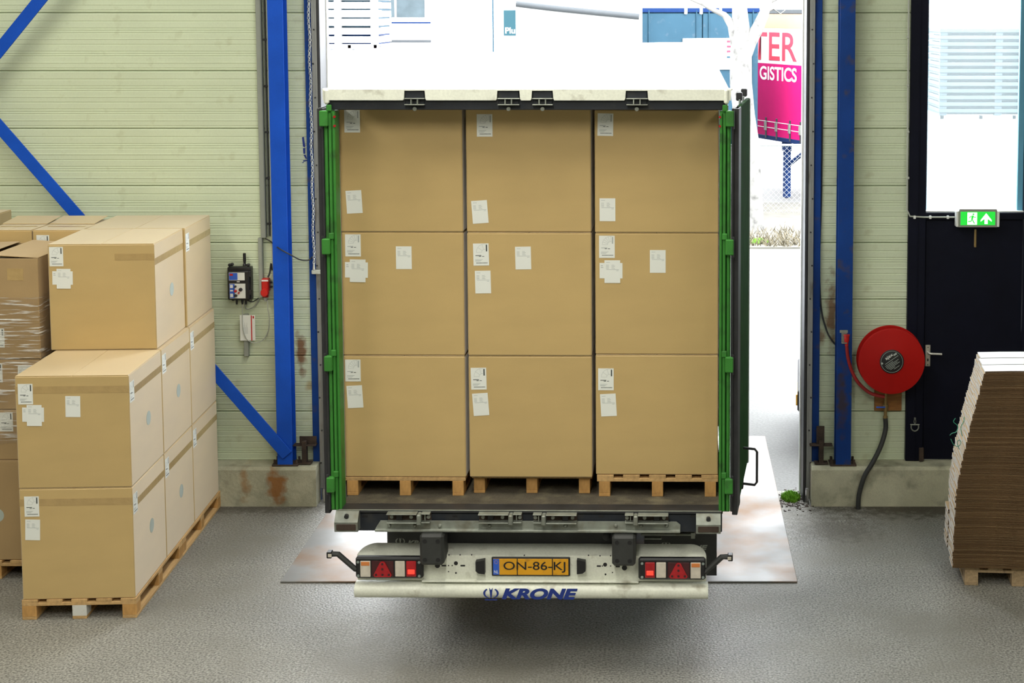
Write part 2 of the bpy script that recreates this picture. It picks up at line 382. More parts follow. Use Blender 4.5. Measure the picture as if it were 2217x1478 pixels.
# ------------------------------------------------------------------ the hall: floor, walls, roof
WY = 12.98                                        # inner face of the panel wall
DL, DR = -3.0, 1.172                             # clear opening of the dock door
HX0, HX1, HY0, HZ = -11.0, 9.0, -8.0, 7.0
struct(MB().box(HX0, HX1, HY0, 13.2, -0.2, 0.0).build('floor', M['concrete_floor']), 'worn grey concrete hall floor')
struct(MB().box(-60, 60, 13.2, 120, -0.2, 0.0).build('ground', M['asphalt']), 'pale paved yard outside the dock door')
struct(MB().box(HX0-0.2, HX0, HY0, WY+0.1, 0, HZ).build('wall_left', M['hall_inner']))
struct(MB().box(HX1, HX1+0.2, HY0, WY+0.1, 0, HZ).build('wall_right', M['hall_inner']))
struct(MB().box(HX0, HX1, HY0-0.2, HY0, 0, HZ).build('wall_back', M['hall_inner']))
struct(MB().box(HX0-0.2, HX1+0.2, HY0-0.2, WY+0.2, HZ, HZ+0.15).build('ceiling', M['hall_roof']))

ED0, ED1 = 2.075, 3.23                            # exit door with its window: outer frame
wall = bpy.data.objects.new('wall_front', None); COL.objects.link(wall); struct(wall, 'pale green ribbed sandwich panel wall around the dock door')
wall.location = (0, WY, 0)
GR = (0.04, 0.14, 0.25, 0.29, 0.33, 0.45, 0.55, 0.65, 0.69, 0.73, 0.85)
def panel_mesh(w, h):
    mb = MB(); prof = [(0.012, 0.0), (0.004, 0.004), (0.0, 0.008)]
    for g in GR:
        z = g*h
        if z > h-0.03: continue
        d = 0.0035 if g not in (0.14, 0.55) else -0.003
        prof += [(0.0, z-0.006), (d, z-0.003), (d, z+0.003), (0.0, z+0.006)]
    prof += [(0.0, h-0.012), (0.004, h-0.006), (0.012, h-0.003)]
    k = len(prof)
    vs_ = [(x, y, z) for x in (0, w) for (y, z) in prof]
    fs = [[i, i+k, i+1+k, i+1] for i in range(k-1)]
    mb.add(vs_, fs)
    mb.box(0, w, 0.012, 0.12, 0, h-0.003)
    return mb.mesh('wall_panel', M['wall_panel'])
panels = {}
def panel_run(x0, x1, zlo=0.29, zhi=HZ):
    z = 0.29
    while z < zhi - 0.01:
        h = min(0.5, zhi - z)
        if z >= zlo - 0.01:
            key = (round(x1-x0, 3), round(h, 3))
            if key not in panels: panels[key] = panel_mesh(x1-x0, h)
            panels['at', round(x0, 2), round(z, 2)] = inst('wall_panel', panels[key], wall, (x0, 0, z))
        z += 0.5
panel_run(HX0, -3.411); panel_run(-3.408, DL-0.02)
panel_run(DR+0.02, ED0); panel_run(ED1, HX1)
panel_run(DL-0.02, DR+0.02, 5.29); panel_run(ED0, ED1, 5.29)
MB().box(HX0, DL-0.06, 0.10, 0.14, 0.0, HZ).box(DR+0.06, ED0, 0.10, 0.14, 0, HZ).box(ED1, HX1, 0.10, 0.14, 0, HZ).build('backing', M['joint'], wall)
# brush marks of blue paint on one panel
pp = panels['at', -3.41, 2.79]
def blob(mb, pts, y=-0.0015): mb.prism([(x, z) for x, z in pts], 'y', y, y-0.0004)
mb = MB()
def wl(u, v): p = at(u, v, WY); return (p.x+3.408, p.z-2.79)
for poly in ([(654,297),(658,296),(661,316),(660,319),(656,317)], [(656,321),(661,320),(661,333),(665,343),(662,344),(657,335)], [(656,347),(664,346),(666,348),(657,350)], [(653,352),(658,350),(657,353)]):
    blob(mb, [wl(*q) for q in poly])
mb.build('paint_mark', M['blue_print'], pp)

for nm, x0, x1 in (('baseboard_left', HX0, -3.08), ('baseboard_right', 1.235, HX1)):
    mb = MB(); n = 40; prev = None
    for i in range(n+1):                               # cast concrete plinth with a slightly chipped top edge
        x = x0 + (x1-x0)*i/n; j = random.uniform(-0.006, 0.006)
        ring = [(x, WY+0.1, 0), (x, 12.77, 0), (x, 12.765+j, 0.325), (x, 12.785+j, 0.352+j*0.5), (x, WY+0.1, 0.356)]
        b0 = len(mb.v); mb.add(ring, [])
        if prev is not None: mb.f += [[prev+k, b0+k, b0+k+1, prev+k+1] for k in range(4)]; mb.m += [0]*4
        else: mb.f.append([b0+4, b0+3, b0+2, b0+1, b0]); mb.m.append(0)
        prev = b0
    mb.f.append([prev, prev+1, prev+2, prev+3, prev+4]); mb.m.append(0)
    struct(mb.build(nm, M['plinth']), 'rough concrete plinth under the panel wall')

# ------------------------------------------------------------------ blue columns, braces, door tracks
def column(x, label, mat, zt=HZ):
    t = thing('steel_column', label, 'column', (x, 12.86, 0.355))
    mb = MB(); w = 0.066
    mb.cbox(-w, w, -0.072, -0.060, 0.012, zt-0.36, 0.002); mb.cbox(-w, w, 0.060, 0.072, 0.012, zt-0.36, 0.002); mb.box(-0.004, 0.004, -0.060, 0.060, 0.012, zt-0.36)
    mb.build('beam', mat, t)
    MB().cbox(-0.115, 0.115, -0.078, 0.078, 0.0, 0.014, 0.002).build('base_plate', M['rusty_steel'], t)
    for sx in (-1, 1):
        for sy in (-1, 1): MB().cyl((sx*0.095, sy*0.05, 0.014), (sx*0.095, sy*0.05, 0.05), 0.011, n=6).build('anchor_bolt', M['rusty_steel'], t)
    return t
colL = column(-3.352, 'blue steel column left of the dock door with braces at its foot', M['blue_steel'])
colR = column(1.512, 'worn blue steel column between dock door and red hose reel', M['blue_steel_worn_dim'])
# diagonal flat bars
def brace(p0, p1, w, label):
    p0, p1 = Vector(p0), Vector(p1); d = (p1-p0); L_ = d.length; a = math.atan2(d.z, d.x)
    Mx = Matrix.Translation(p0) @ Matrix.Rotation(-a, 4, 'Y')
    mb = MB(); mb.cbox(0, L_, -0.006, 0.006, -w/2, w/2, 0.002, 0, Mx);
    return tag(mb.build('diagonal_brace', M['blue_steel']), label, 'brace')
YB = 12.775
brace(at(622, 985, YB), at(-70, 196, YB), 0.105, 'long blue diagonal brace running down to the left column foot')
brace(at(-70, 193, YB), at(240, -190, YB), 0.105, 'blue diagonal brace crossing the upper left corner of the wall')
# rusty brackets beside the column feet
def bracket(cx, label, s):
    t = thing('rusty_bracket', label, 'bracket', (cx, 12.86, 0.36))
    MB().cbox(-0.02, 0.02, -0.03, 0.03, 0.0, 0.20, 0.003).build('upright', M['rusty_steel'], t)
    MB().cbox(-0.10, 0.10, -0.02, 0.06, 0.155, 0.165, 0.002).build('shelf_plate', M['rusty_steel'], t)
    MB().cbox(s[0], s[1], 0.02, 0.028, 0.165, 0.165+s[2], 0.002).build('back_plate', M['rusty_steel'], t)
    MB().cbox(-0.06, 0.06, -0.04, 0.04, 0.0, 0.012, 0.002).build('foot', M['rusty_steel'], t)
bracket(-3.195, 'rusty steel bracket right of the left blue column foot', (-0.05, 0.10, 0.07))
bracket(1.325, 'rusty steel bracket left of the right blue column foot', (-0.04, 0.03, 0.16))

# door tracks: dark guide, perforated rail, blue post behind
def door_track(xs, label, sgn):
    """xs = x of the opening edge; sgn = +1 grows to the right (right track)"""
    t = thing('door_track', label, 'door track', (xs, 12.93, 0.0))
    B = lambda a, b: (min(sgn*a, sgn*b), max(sgn*a, sgn*b))
    a, b = B(0.0, 0.024); MB().cbox(a, b, -0.04, 0.20, 0.0, HZ-1.7, 0.004).build('guide_channel', M['dark_steel'], t)
    a, b = B(0.026, 0.076); mb = MB(); mb.cbox(a, b, -0.028, 0.0, 0.12, HZ-1.7, 0.003); mb.cbox(*B(0.046, 0.056), -0.034, -0.028, 0.12, HZ-1.7, 0.001)
    rail = mb.build('rail', M['track_steel'], t)
    for i in range(17):
        z = 0.35 + i*0.292; x = sgn*(0.050 if i % 2 else 0.064)
        MB().cyl((x, -0.030, z), (x, -0.039, z), 0.0075, n=8).build('bolt', M['dark_steel'], rail)
    a, b = B(0.030, 0.052); MB().cbox(a, b, -0.03, -0.005, 0.0, 0.115, 0.003).build('rail_foot', M['chrome'], t)
    a, b = B(0.078, 0.140); MB().cbox(a, b, 0.0, 0.05, 0.0, HZ-1.7, 0.004).build('post', M['blue_steel_worn_dim'], t)
    return t
door_track(DL, 'steel door track left of the dock opening with hoist chain', -1)
door_track(DR, 'steel door track right of the dock opening', 1)
struct(MB().box(DL-0.12, DR+0.12, 12.95, 13.2, 5.28, 5.36).build('trim_1', M['dark_steel']))
struct(MB().box(DL-0.03, DL+0.008, 13.135, 13.2, 0, 5.28).build('trim_2', M['white'])); struct(MB().box(DR-0.012, DR+0.03, 13.135, 13.2, 0, 5.28).build('trim_3', M['white']))

# hoist chain
ch = thing('hoist_chain', 'silver hoist chain hanging beside the left door track', 'chain', (-3.088, 12.885, 2.13))
mb = MB(); z = 0.0; i = 0
while z < 3.0:
    Mx = Matrix.Translation((0.004*math.sin(i*0.4), 0, z)) @ Matrix.Rotation(R(45 + 90*(i % 2)), 4, 'Z')
    pts = [Vector((0.010*math.cos(t), 0, 0.0165*math.sin(t))) for t in [2*PI*k/10 for k in range(10)]]
    mb.tube(pts, 0.0042, 6, 0, True, Mx); z += 0.0235; i += 1
o = mb.build('links', M['chain'], ch, smooth=60); o['kind'] = 'stuff'
MB().cyl((0, 0, -0.06), (0, 0, 0.0), 0.012, 0.006, 10).build('end_weight', M['chrome'], ch, smooth=40)
MB().cbox(-0.02, 0.06, -0.01, 0.04, -0.10, -0.065, 0.004).build('clip', M['pale_plastic'], ch)

# ------------------------------------------------------------------ cable ducts, cables, control box, plug on the left wall
def wp(u, v, dy=0.0): return at(u, v, WY - dy)
def duct(u0, v0, u1, v1, label, w=None, mat='grey_plastic', dp=0.045, ztop=None):
    a, b = wp(u0, v0, dp), wp(u1, v1, dp)
    x0, x1 = (a.x, b.x); z1 = ztop if ztop else a.z
    mb = MB(); mb.cbox(x0, x1, WY-dp, WY, b.z, z1, 0.003); mb.box(x0+0.006, x1-0.006, WY-dp-0.003, WY-dp, b.z+0.002, z1)
    return tag(mb.build('cable_duct', M[mat]), label, 'cable duct')
zd = wp(572, 515, 0.045).z
tag(MB().cbox(-3.558, -3.512, WY-0.045, WY, zd, 6.5, 0.003).box(-3.552, -3.518, WY-0.048, WY-0.045, zd+0.002, 6.5).build('cable_duct', M['grey_plastic']), 'long grey cable duct rising beside the left blue column', 'cable duct')
duct(558, 515, 570, 643, 'short grey cable duct between control box and red plug')
duct(526, 680, 538, 771, 'stub of grey cable duct below the instruction card')
def cable(pts, r, label, mat='black_rubber', name='cable', n=6):
    P = [Vector(p) for p in pts]; out = []
    for i in range(len(P)-1):                                # Catmull-Rom
        p0, p1, p2, p3 = P[max(i-1,0)], P[i], P[i+1], P[min(i+2, len(P)-1)]
        for k in range(6):
            t = k/6
            out.append(0.5*((2*p1) + (p2-p0)*t + (2*p0-5*p1+4*p2-p3)*t*t + (3*p1-p0-3*p2+p3)*t**3))
    out.append(P[-1])
    return tag(MB().tube(out, r, n).build(name, M[mat], smooth=60), label, 'cable')
# two clipped supply cables, each with clips
for dx, mt, lb in ((0.0, 'grey_plastic', 'thin grey cable clipped along the wall above the red plug'), (0.014, 'dark_steel', 'thin dark conduit clipped right next to the grey cable')):
    t = thing('clipped_cable', lb, 'cable', (-3.499+dx, WY-0.012, 2.35))
    MB().cyl((0, 0, 0), (0, 0, 4.0), 0.0055, n=8).build('cable', M[mt], t, smooth=60)
    for k in range(8):
        if dx: MB().cbox(-0.022, 0.010, -0.010, 0.012, 0.10+k*0.4, 0.118+k*0.4, 0.002).build('clip', M['dark_steel'], t)
MB_ = MB().cbox(-3.470, -3.452, WY-0.03, WY, 2.0, 6.5, 0.003)
tag(MB_.build('cable_duct', M['pale_plastic']), 'slim pale duct tucked against the left blue column edge', 'cable duct')
cable([wp(574,516,0.05), wp(585,522,0.06), wp(605,538,0.215), wp(630,552,0.23), wp(650,562,0.12), wp(668,563,0.09), wp(676,556,0.09)], 0.006, 'black cable looping over the left blue column to the chain')
cable([wp(589,585,0.03), wp(587,570,0.03), wp(584,590,0.035), wp(580,600,0.045)], 0.0075, 'short black lead entering the red plug from above')

# control box
c0 = wp(525, 645, 0.0)
cb = thing('control_box', 'black radio control box with antenna and blue white face', 'control box', (c0.x, WY, c0.z))
s = 1/248.0
def cp(u, v): return ((u-525)*s, (645-v)*s)
def cbx(name, u0, v0, u1, v1, y0, y1, mat, par=cb, b=0.004):
    x0, z1 = cp(u0, v0); x1, z0 = cp(u1, v1)
    return MB().cbox(x0, x1, y1, y0, z0, z1, b).build(name, M[mat], par)
cbx('case', 500, 574, 550, 645, -0.01, -0.085, 'black_plastic')
cbx('lid', 501.5, 581, 548, 643, -0.085, -0.115, 'black_plastic', b=0.008)
up = cbx('upper_label', 505, 584, 539, 601, -0.115, -0.117, 'paper', b=0.0005)
x0, z1 = cp(505, 584)
MB().box(x0+0.002, x0+0.075, -0.1176, -0.117, z1-0.065, z1-0.003).build('blue_field', M['plate_blue'], up)
MB().box(x0+0.008, x0+0.036, -0.1184, -0.1176, z1-0.028, z1-0.010).build('red_mark', M['red'], up)
lo = cbx('lower_label', 506, 608, 540, 640, -0.115, -0.117, 'paper', b=0.0005)
x0, z1 = cp(506, 608)
MB().box(x0+0.001, x0+0.045, -0.1176, -0.117, z1-0.126, z1-0.003).build('blue_field', M['plate_blue'], lo)
for dz, h in ((0.01, 0.028), (0.055, 0.012), (0.088, 0.03)): MB().box(x0+0.005, x0+0.030, -0.1184, -0.1176, z1-dz-h, z1-dz).build('white_field', M['paper'], lo)
for (u, v, r, mt) in ((519,614,0.008,'black_plastic'), (519,624,0.010,'red'), (519,634,0.011,'black_plastic'), (530,621,0.013,'black_plastic'), (526,628,0.006,'red')):
    x, z = cp(u, v); MB().lathe([(r*1.25, 0), (r*1.25, 0.006), (r, 0.008), (r*0.85, 0.024), (0.001, 0.025)], 14, 0, Matrix.Translation((x, -0.117, z)) @ FACE).build('knob', M[mt], cb, smooth=40)
x, z = cp(525, 604); MB().box(x-0.012, x+0.012, -0.117, -0.115, z-0.004, z+0.004).build('name_strip', M['white'], cb)
for (u, v) in ((503,570),(508,569),(543,570),(503+6,645),(540,645)):
    x, z = cp(u, v); MB().lathe([(0.014, 0), (0.014, 0.02), (0.009, 0.024), (0.001, 0.024)], 12, 0, Matrix.Translation((x, -0.04, z)) @ FACE).build('mounting_lug', M['black_plastic'], cb, smooth=40)
for v in (588, 628):
    cbx('latch', 546, v-6, 552, v+6, -0.07, -0.11, 'black_plastic')
x, z = cp(535, 572); MB().lathe([(0.016, 0), (0.016, 0.012), (0.010, 0.02), (0.013, 0.045), (0.013, 0.108), (0.008, 0.112), (0.001, 0.112)], 14, 0, Matrix.Translation((x, -0.05, z))).build('antenna', M['black_plastic'], cb, smooth=40)
for u in (516, 528, 536):
    x, z = cp(u, 645); MB().cyl((x, -0.05, z), (x, -0.05, z-0.045), 0.010, 0.008, 10).build('cable_gland', M['black_plastic'], cb, smooth=40)
# red plug and socket
c0 = wp(580, 650, 0.0); rp = thing('red_plug', 'red industrial plug and socket beside the left column', 'plug', (c0.x, WY, c0.z))
r_ = lambda u, v: ((u-580)*s, (650-v)*s)
x, z = r_(579, 628); MB().cbox(x-0.032, x+0.032, -0.07, 0.0, z-0.0, z+0.115, 0.008).build('socket_body', M['red'], rp)
MB().cbox(x-0.028, x+0.030, -0.073, -0.07, z+0.092, z+0.105, 0.001).build('white_label', M['white'], rp)
MB().lathe([(0.036, 0), (0.036, 0.02), (0.030, 0.028), (0.001, 0.028)], 18, 0, Matrix.Translation((x, -0.07, z-0.005)) @ FACE).build('lid', M['red'], rp, smooth=40)
MB().cyl((x, -0.05, z), (x, -0.06, z-0.05), 0.030, 0.025, 14).build('plug_body', M['red'], rp, smooth=40)
MB().cyl((x, -0.06, z-0.05), (x, -0.06, z-0.085), 0.020, 0.012, 12).build('cable_gland', M['grey_plastic'], rp, smooth=40)
for zz in (0.03, 0.07): MB().cbox(x+0.03, x+0.05, -0.03, 0.0, z+zz, z+zz+0.012, 0.002).build('fixing_lug', M['dark_steel'], rp)
# instruction card
a, b = wp(523, 679), wp(557, 734)
ic = thing('instruction_card', 'white instruction card with a red stripe hanging under control box', 'card', ((a.x+b.x)/2, WY-0.055, b.z))
hw, hh = (b.x-a.x)/2, a.z-b.z
MB().cbox(-hw, hw, -0.004, 0.0, 0.0, hh, 0.001).build('sheet', M['paper'], ic)
MB().box(hw*0.46, hw*0.60, -0.0048, -0.004, 0.002, hh-0.002).build('red_stripe', M['red'], ic)
MB().box(hw*0.70, hw*0.88, -0.0048, -0.004, hh-0.03, hh-0.008).build('red_mark', M['red'], ic)
for k in range(7): MB().box(-hw*0.55+k*0.006, -hw*0.55+k*0.006+0.002, -0.0048, -0.004, 0.06, 0.06+0.06+0.02*(k % 3)).build('print_line', M['print_grey'], ic)
cable([wp(525,650,0.05), wp(525,700,0.066), wp(528,720,0.07), wp(536,736,0.06), wp(552,742,0.05), wp(570,735,0.05), wp(581,715,0.05), wp(583,690,0.05), wp(580,668,0.06), wp(579,650,0.06)], 0.004, 'thin grey cable looping from control box past the card to plug', 'pale_plastic')
cable([wp(536,650,0.05), wp(545,653,0.04), wp(553,650,0.035), wp(560,645,0.03)], 0.006, 'short black cable from control box to the grey duct')
cable([wp(528,650,0.05), wp(533,668,0.03), wp(548,665,0.03), wp(558,653,0.03), wp(561,645,0.03)], 0.0055, 'grey cable curving under the control box to the duct', 'grey_plastic')
cable([at(1763,0,WY-0.05)+Vector((-0.01,0,0.6)), at(1776,40,WY-0.02), at(1780,200,WY-0.02), at(1778,420,WY-0.02), at(1774,560,WY-0.03), at(1777,660,WY-0.03), at(1788,710,WY-0.03), at(1800,735,WY-0.03), at(1815,752,WY-0.03)], 0.008, 'black cable hanging down beside the right door track', n=8)

# ------------------------------------------------------------------ exit door, window above, sign, hose reel
dz0, dz1, dzt = 0.36, 2.50, 2.56
d1 = bpy.data.objects.new('door_1', None); COL.objects.link(d1); struct(d1, 'dark navy emergency exit door'); d1.location = (2.65, WY, dz0)
def dbox(name, x0, x1, y0, y1, z0, z1, mat, par, b=0.003): return MB().cbox(x0, x1, y0, y1, z0, z1, b).build(name, M[mat], par, world=True)
fr = dbox('door_frame', ED0, 2.225, WY-0.05, WY+0.12, dz0, 5.29, 'navy', d1)
dbox('frame_strip', 2.155, 2.163, WY-0.056, WY-0.05, dz0, 5.29, 'navy', fr, 0.001)
dbox('door_frame', 3.08, ED1, WY-0.05, WY+0.12, dz0, 5.29, 'navy', d1)
dbox('door_frame', 2.225, 3.08, WY-0.05, WY+0.12, dz1, dzt, 'navy', d1)
leaf = dbox('door_leaf', 2.23, 3.075, WY-0.02, WY+0.03, dz0+0.005, dz1-0.004, 'navy', d1)
hpx, hpz = at(2009, 765, WY-0.03).x, at(2009, 765, WY-0.03).z
dbox('handle_plate', hpx-0.022, hpx+0.022, WY-0.028, WY-0.02, hpz-0.115, hpz+0.075, 'chrome', d1)
MB().tube([(hpx, WY-0.028, hpz+0.01), (hpx, WY-0.065, hpz+0.01), (hpx+0.02, WY-0.075, hpz+0.008), (hpx+0.115, WY-0.075, hpz+0.004)], 0.010, 10).build('lever', M['chrome'], d1, smooth=50, world=True)
MB().cbox(hpx-0.006, hpx+0.006, WY-0.030, WY-0.027, hpz-0.07, hpz-0.045, 0.002).build('keyhole', M['black_plastic'], d1, world=True)
for dz in (0.055, -0.10): MB().cyl((hpx, WY-0.028, hpz+dz), (hpx, WY-0.031, hpz+dz), 0.005, n=8).build('screw', M['dark_steel'], d1, world=True)
a = at(2111, 515, WY-0.02); MB().cbox(a.x-0.010, a.x+0.010, WY-0.035, WY-0.02, a.z-0.08, a.z+0.08, 0.003).build('latch_hook', M['brass'], d1, world=True)
a = at(1994, 990, WY-0.05); MB().cbox(a.x-0.02, a.x+0.02, WY-0.075, WY-0.03, dz0, dz0+0.12, 0.004).build('door_stop', M['rusty_steel'], d1, world=True)
w1 = bpy.data.objects.new('window_1', None); COL.objects.link(w1); struct(w1, 'tall hazy window above the exit door'); w1.location = (2.65, WY, dzt)
MB().box(2.225, 3.035, WY+0.04, WY+0.046, dzt, 5.29).build('pane', M['glass'], w1, world=True)
dbox('window_bead', 2.225, 2.24, WY+0.02, WY+0.07, dzt, 5.29, 'bead_blue', w1, 0.002)
dbox('window_bead', 3.03, 3.08, WY+0.02, WY+0.07, dzt, 5.29, 'bead_blue', w1, 0.002)
dbox('window_sill', 2.225, 3.08, WY-0.02, WY+0.07, dzt, dzt+0.012, 'white', w1, 0.002)
# shackle hanging on the door frame
a = at(1981, 905, WY-0.06)
sh = thing('shackle', 'steel shackle hanging on a link from the navy door frame', 'shackle', (a.x, WY-0.058, a.z-0.12))
MB().tube([Vector((0.033*math.cos(t), 0, 0.042+0.038*math.sin(t))) for t in [PI*0.88+ (PI*1.24)*k/14 for k in range(15)]], 0.006, 8).build('bow', M['galv'], sh, smooth=60)
MB().cyl((-0.04, 0, 0.062), (0.04, 0, 0.062), 0.006, n=8).build('pin', M['galv'], sh)
MB().tube([Vector((0.008*math.cos(t), 0, 0.09+0.02*math.sin(t))) for t in [2*PI*k/12 for k in range(12)]], 0.0035, 6, 0, True).build('link', M['galv'], sh, smooth=60)
MB().cbox(-0.008, 0.008, -0.005, 0.008, 0.105, 0.125, 0.002).build('eye_plate', M['galv'], sh)

# exit sign
a, b = at(2072, 452, WY-0.1), at(2160, 491, WY-0.1)
es = thing('exit_sign', 'lit green emergency exit sign with running figure and arrow', 'exit sign', ((a.x+b.x)/2, WY-0.05, b.z))
W, Hs = b.x-a.x, a.z-b.z
mb = MB(); prof = [(-W/2+0.02, Hs), (-W/2+0.005, Hs*0.75), (-W/2, Hs*0.3), (-W/2+0.004, 0), (W/2-0.010, 0), (W/2, Hs*0.4), (W/2-0.003, Hs*0.75), (W/2-0.015, Hs)]
mb.prism(prof, 'y', 0.0, -0.07); mb.build('housing', M['sign_case'], es)
for sx in (-1, 1): MB().cbox(sx*W/2-0.010, sx*W/2+0.010, -0.078, 0.0, 0.003, Hs*0.9, 0.004).build('end_cap', M['white'], es)
fx, f0, f1 = W/2-0.028, 0.018, Hs-0.022
face = MB().box(-fx, fx, -0.074, -0.07, f0, f1).build('sign_face', M['sign_green'], es)
yf = -0.0745
MB().box(-fx+0.058, -fx+0.142, yf, -0.074, f0+0.004, f1-0.006).build('door_symbol', M['sign_white'], face)
ax = fx-0.078
MB().prism([(ax-0.048, f0+0.045), (ax, f1-0.012), (ax+0.048, f0+0.045), (ax+0.048, f0+0.030), (ax+0.014, f0+0.055), (ax+0.014, f0+0.010), (ax-0.014, f0+0.010), (ax-0.014, f0+0.055), (ax-0.048, f0+0.030)], 'y', -0.074, yf).build('arrow_symbol', M['sign_white'], face)
px_, pz_ = -fx+0.098, f0+0.05
mb = MB(); yy = yf-0.0004
def limb(pts, w):
    for (x0, z0), (x1, z1) in zip(pts[:-1], pts[1:]):
        d = Vector((x1-x0, z1-z0)); n = Vector((-d.y, d.x)).normalized()*w/2
        mb.prism([(px_+x0-n.x, pz_+z0-n.y), (px_+x1-n.x, pz_+z1-n.y), (px_+x1+n.x, pz_+z1+n.y), (px_+x0+n.x, pz_+z0+n.y)], 'y', yf, yy)
mb.prism([(px_+0.012+0.008*math.cos(t), pz_+0.045+0.008*math.sin(t)) for t in [2*PI*k/10 for k in range(10)]], 'y', yf, yy)
limb([(0.008, 0.034), (0.000, 0.006)], 0.016); limb([(0.006, 0.030), (0.022, 0.018), (0.034, 0.020)], 0.006); limb([(0.004, 0.030), (-0.016, 0.024), (-0.022, 0.010)], 0.006)
limb([(0.000, 0.006), (0.010, -0.014), (0.022, -0.036)], 0.008); limb([(0.000, 0.006), (-0.008, -0.016), (-0.034, -0.018)], 0.008)
mb.build('running_figure', M['sign_green'], face)
# white conduit with clips beside the sign
t = thing('sign_conduit', 'white conduit with clips running along the sill to the exit sign', 'conduit', (2.1, WY-0.06, 2.5))
pth = [at(1968, -60, WY-0.06), at(1965, 300, WY-0.06), at(1964, 455, WY-0.06), at(1970, 468, WY-0.06), at(2000, 470, WY-0.06), at(2073, 470, WY-0.06)]
MB().tube(pth, 0.0075, 8).build('tube', M['pale_plastic'], t, smooth=60, world=True)
for u in (1980, 2014, 2052): p = at(u, 470, WY-0.06); MB().cbox(p.x-0.010, p.x+0.010, WY-0.074, WY-0.05, p.z-0.014, p.z+0.014, 0.003).build('clip', M['white'], t, world=True)
for v in (80, 185, 285, 385): p = at(1966, v, WY-0.06); MB().cbox(p.x-0.012, p.x+0.010, WY-0.074, WY-0.05, p.z-0.010, p.z+0.010, 0.003).build('clip', M['pale_plastic'], t, world=True)

# fire hose reel
rc = at(1931, 783, 12.70); rr = 0.287
hr = thing('hose_reel', 'round red fire hose reel on the wall beside exit door', 'hose reel', (rc.x, WY, rc.z-rr))
def yl(y): return Matrix.Translation((0, y, rr)) @ FACE
MB().lathe([(0.16, 0), (rr, 0.0), (rr+0.004, 0.006), (rr, 0.014), (rr-0.03, 0.014)], 64, 0, yl(-0.14)).build('rear_flange', M['reel_red'], hr, smooth=40)
MB().lathe([(0.18, 0), (0.18, 0.10)], 40, 0, yl(-0.15)).build('drum', M['hose_red'], hr, smooth=40)
for k in range(4): MB().tube([Vector(((0.235)*math.cos(t), -0.172-0.022*k, rr+0.235*math.sin(t))) for t in [2*PI*j/40 for j in range(40)]], 0.0145, 8, 0, True).build('hose_coil', M['hose_red'], hr, smooth=60)
MB().lathe([(0.05, 0), (rr-0.004, 0.0), (rr, 0.008), (rr-0.002, 0.020), (rr-0.014, 0.024), (0.11, 0.018), (0.10, 0.022), (0.001, 0.022)], 64, 0, yl(-0.25)).build('front_flange', M['reel_red'], hr, smooth=30)
cap = MB().lathe([(0.104, 0), (0.104, 0.005), (0.099, 0.007), (0.001, 0.007)], 40, 0, yl(-0.271)).build('centre_label', M['black_plastic'], hr, smooth=40)
MB().tube([Vector((0.093*math.cos(t), -0.2785, rr+0.093*math.sin(t))) for t in [2*PI*j/48 for j in range(48)]], 0.0012, 5, 0, True).build('label_ring', M['disc'], cap)
mb = MB()
RT = Matrix.Translation((0, -0.279, rr)) @ Matrix.Rotation(R(-35), 4, 'Y')
for k, (x0, x1, z) in enumerate(((-0.06,0.075,0.012), (-0.07,0.01,-0.004), (-0.07,0.06,-0.016), (-0.068,0.04,-0.028), (-0.06,0.055,-0.040), (-0.05,0.0,-0.052), (-0.02,0.035,-0.066))):
    mb.box(x0, x1, 0, 0.0005, z, z+0.0035, 0, RT)
mb.box(0.045, 0.075, 0, 0.0005, 0.03, 0.045, 0, RT); mb.box(-0.085, -0.07, 0, 0.0005, 0.028, 0.044, 0, RT)
mb.build('print_lines', M['disc'], cap)
inst('lettering', text_mesh('ajax', M['paper'], 0.036, 0.075, bold=0.01), cap, (-0.0225, -0.279, rr+0.042), (0, R(-35), 0))
bz = at(1917, 889, WY-0.02).z - (rc.z-rr); xb_ = at(1893, 880, WY-0.02).x - rc.x; xc_ = at(1952, 880, WY-0.02).x - rc.x; xv = at(1917, 880, WY-0.09).x - rc.x; vz0 = at(1917, 912, WY-0.09).z - (rc.z-rr)
MB().cbox(xb_, xc_, -0.022, -0.002, bz, 0.10, 0.003).build('backing_board', M['ply_board'], hr)
mb = MB(); mb.cyl((xv, -0.09, 0.06), (xv, -0.09, vz0), 0.015, n=12); mb.cyl((xv, -0.09, vz0+0.11), (xv, -0.09, vz0+0.155), 0.024, n=12); mb.cyl((xv, -0.09, vz0+0.02), (xv, -0.09, vz0+0.05), 0.021, n=6)
valve = mb.build('valve', M['brass'], hr, smooth=40)
MB().cbox(xv-0.085, xv-0.005, -0.125, -0.11, vz0+0.128, vz0+0.140, 0.003).build('valve_lever', M['plate_blue'], valve)
pts = [Vector((rc.x+xv, WY-0.09, rc.z-rr+vz0+0.03)), wp(1917, 930, 0.10), wp(1907, 965, 0.16), wp(1890, 1000, 0.24), wp(1872, 1030, 0.27), wp(1860, 1070, 0.27), Vector((wp(1858, 1090, 0.27).x, WY-0.27, 0.0))]
so = cable(pts, 0.021, None, n=12); so.name = 'supply_hose'; del so['category']
Mi = wm(hr).inverted() @ so.matrix_basis; so.data.transform(Mi); so.location = (0, 0, 0); so.parent = hr
hp = [wp(1833, 748, 0.20), wp(1836, 775, 0.20), wp(1845, 805, 0.19), wp(1860, 830, 0.19), wp(1885, 851, 0.19), wp(1915, 859, 0.19)]
so = cable(hp, 0.015, None, 'hose_red', n=10); so.name = 'hose_end'; del so['category']
Mi = wm(hr).inverted() @ so.matrix_basis; so.data.transform(Mi); so.location = (0, 0, 0); so.parent = hr
p = wp(1833, 735, 0.20)
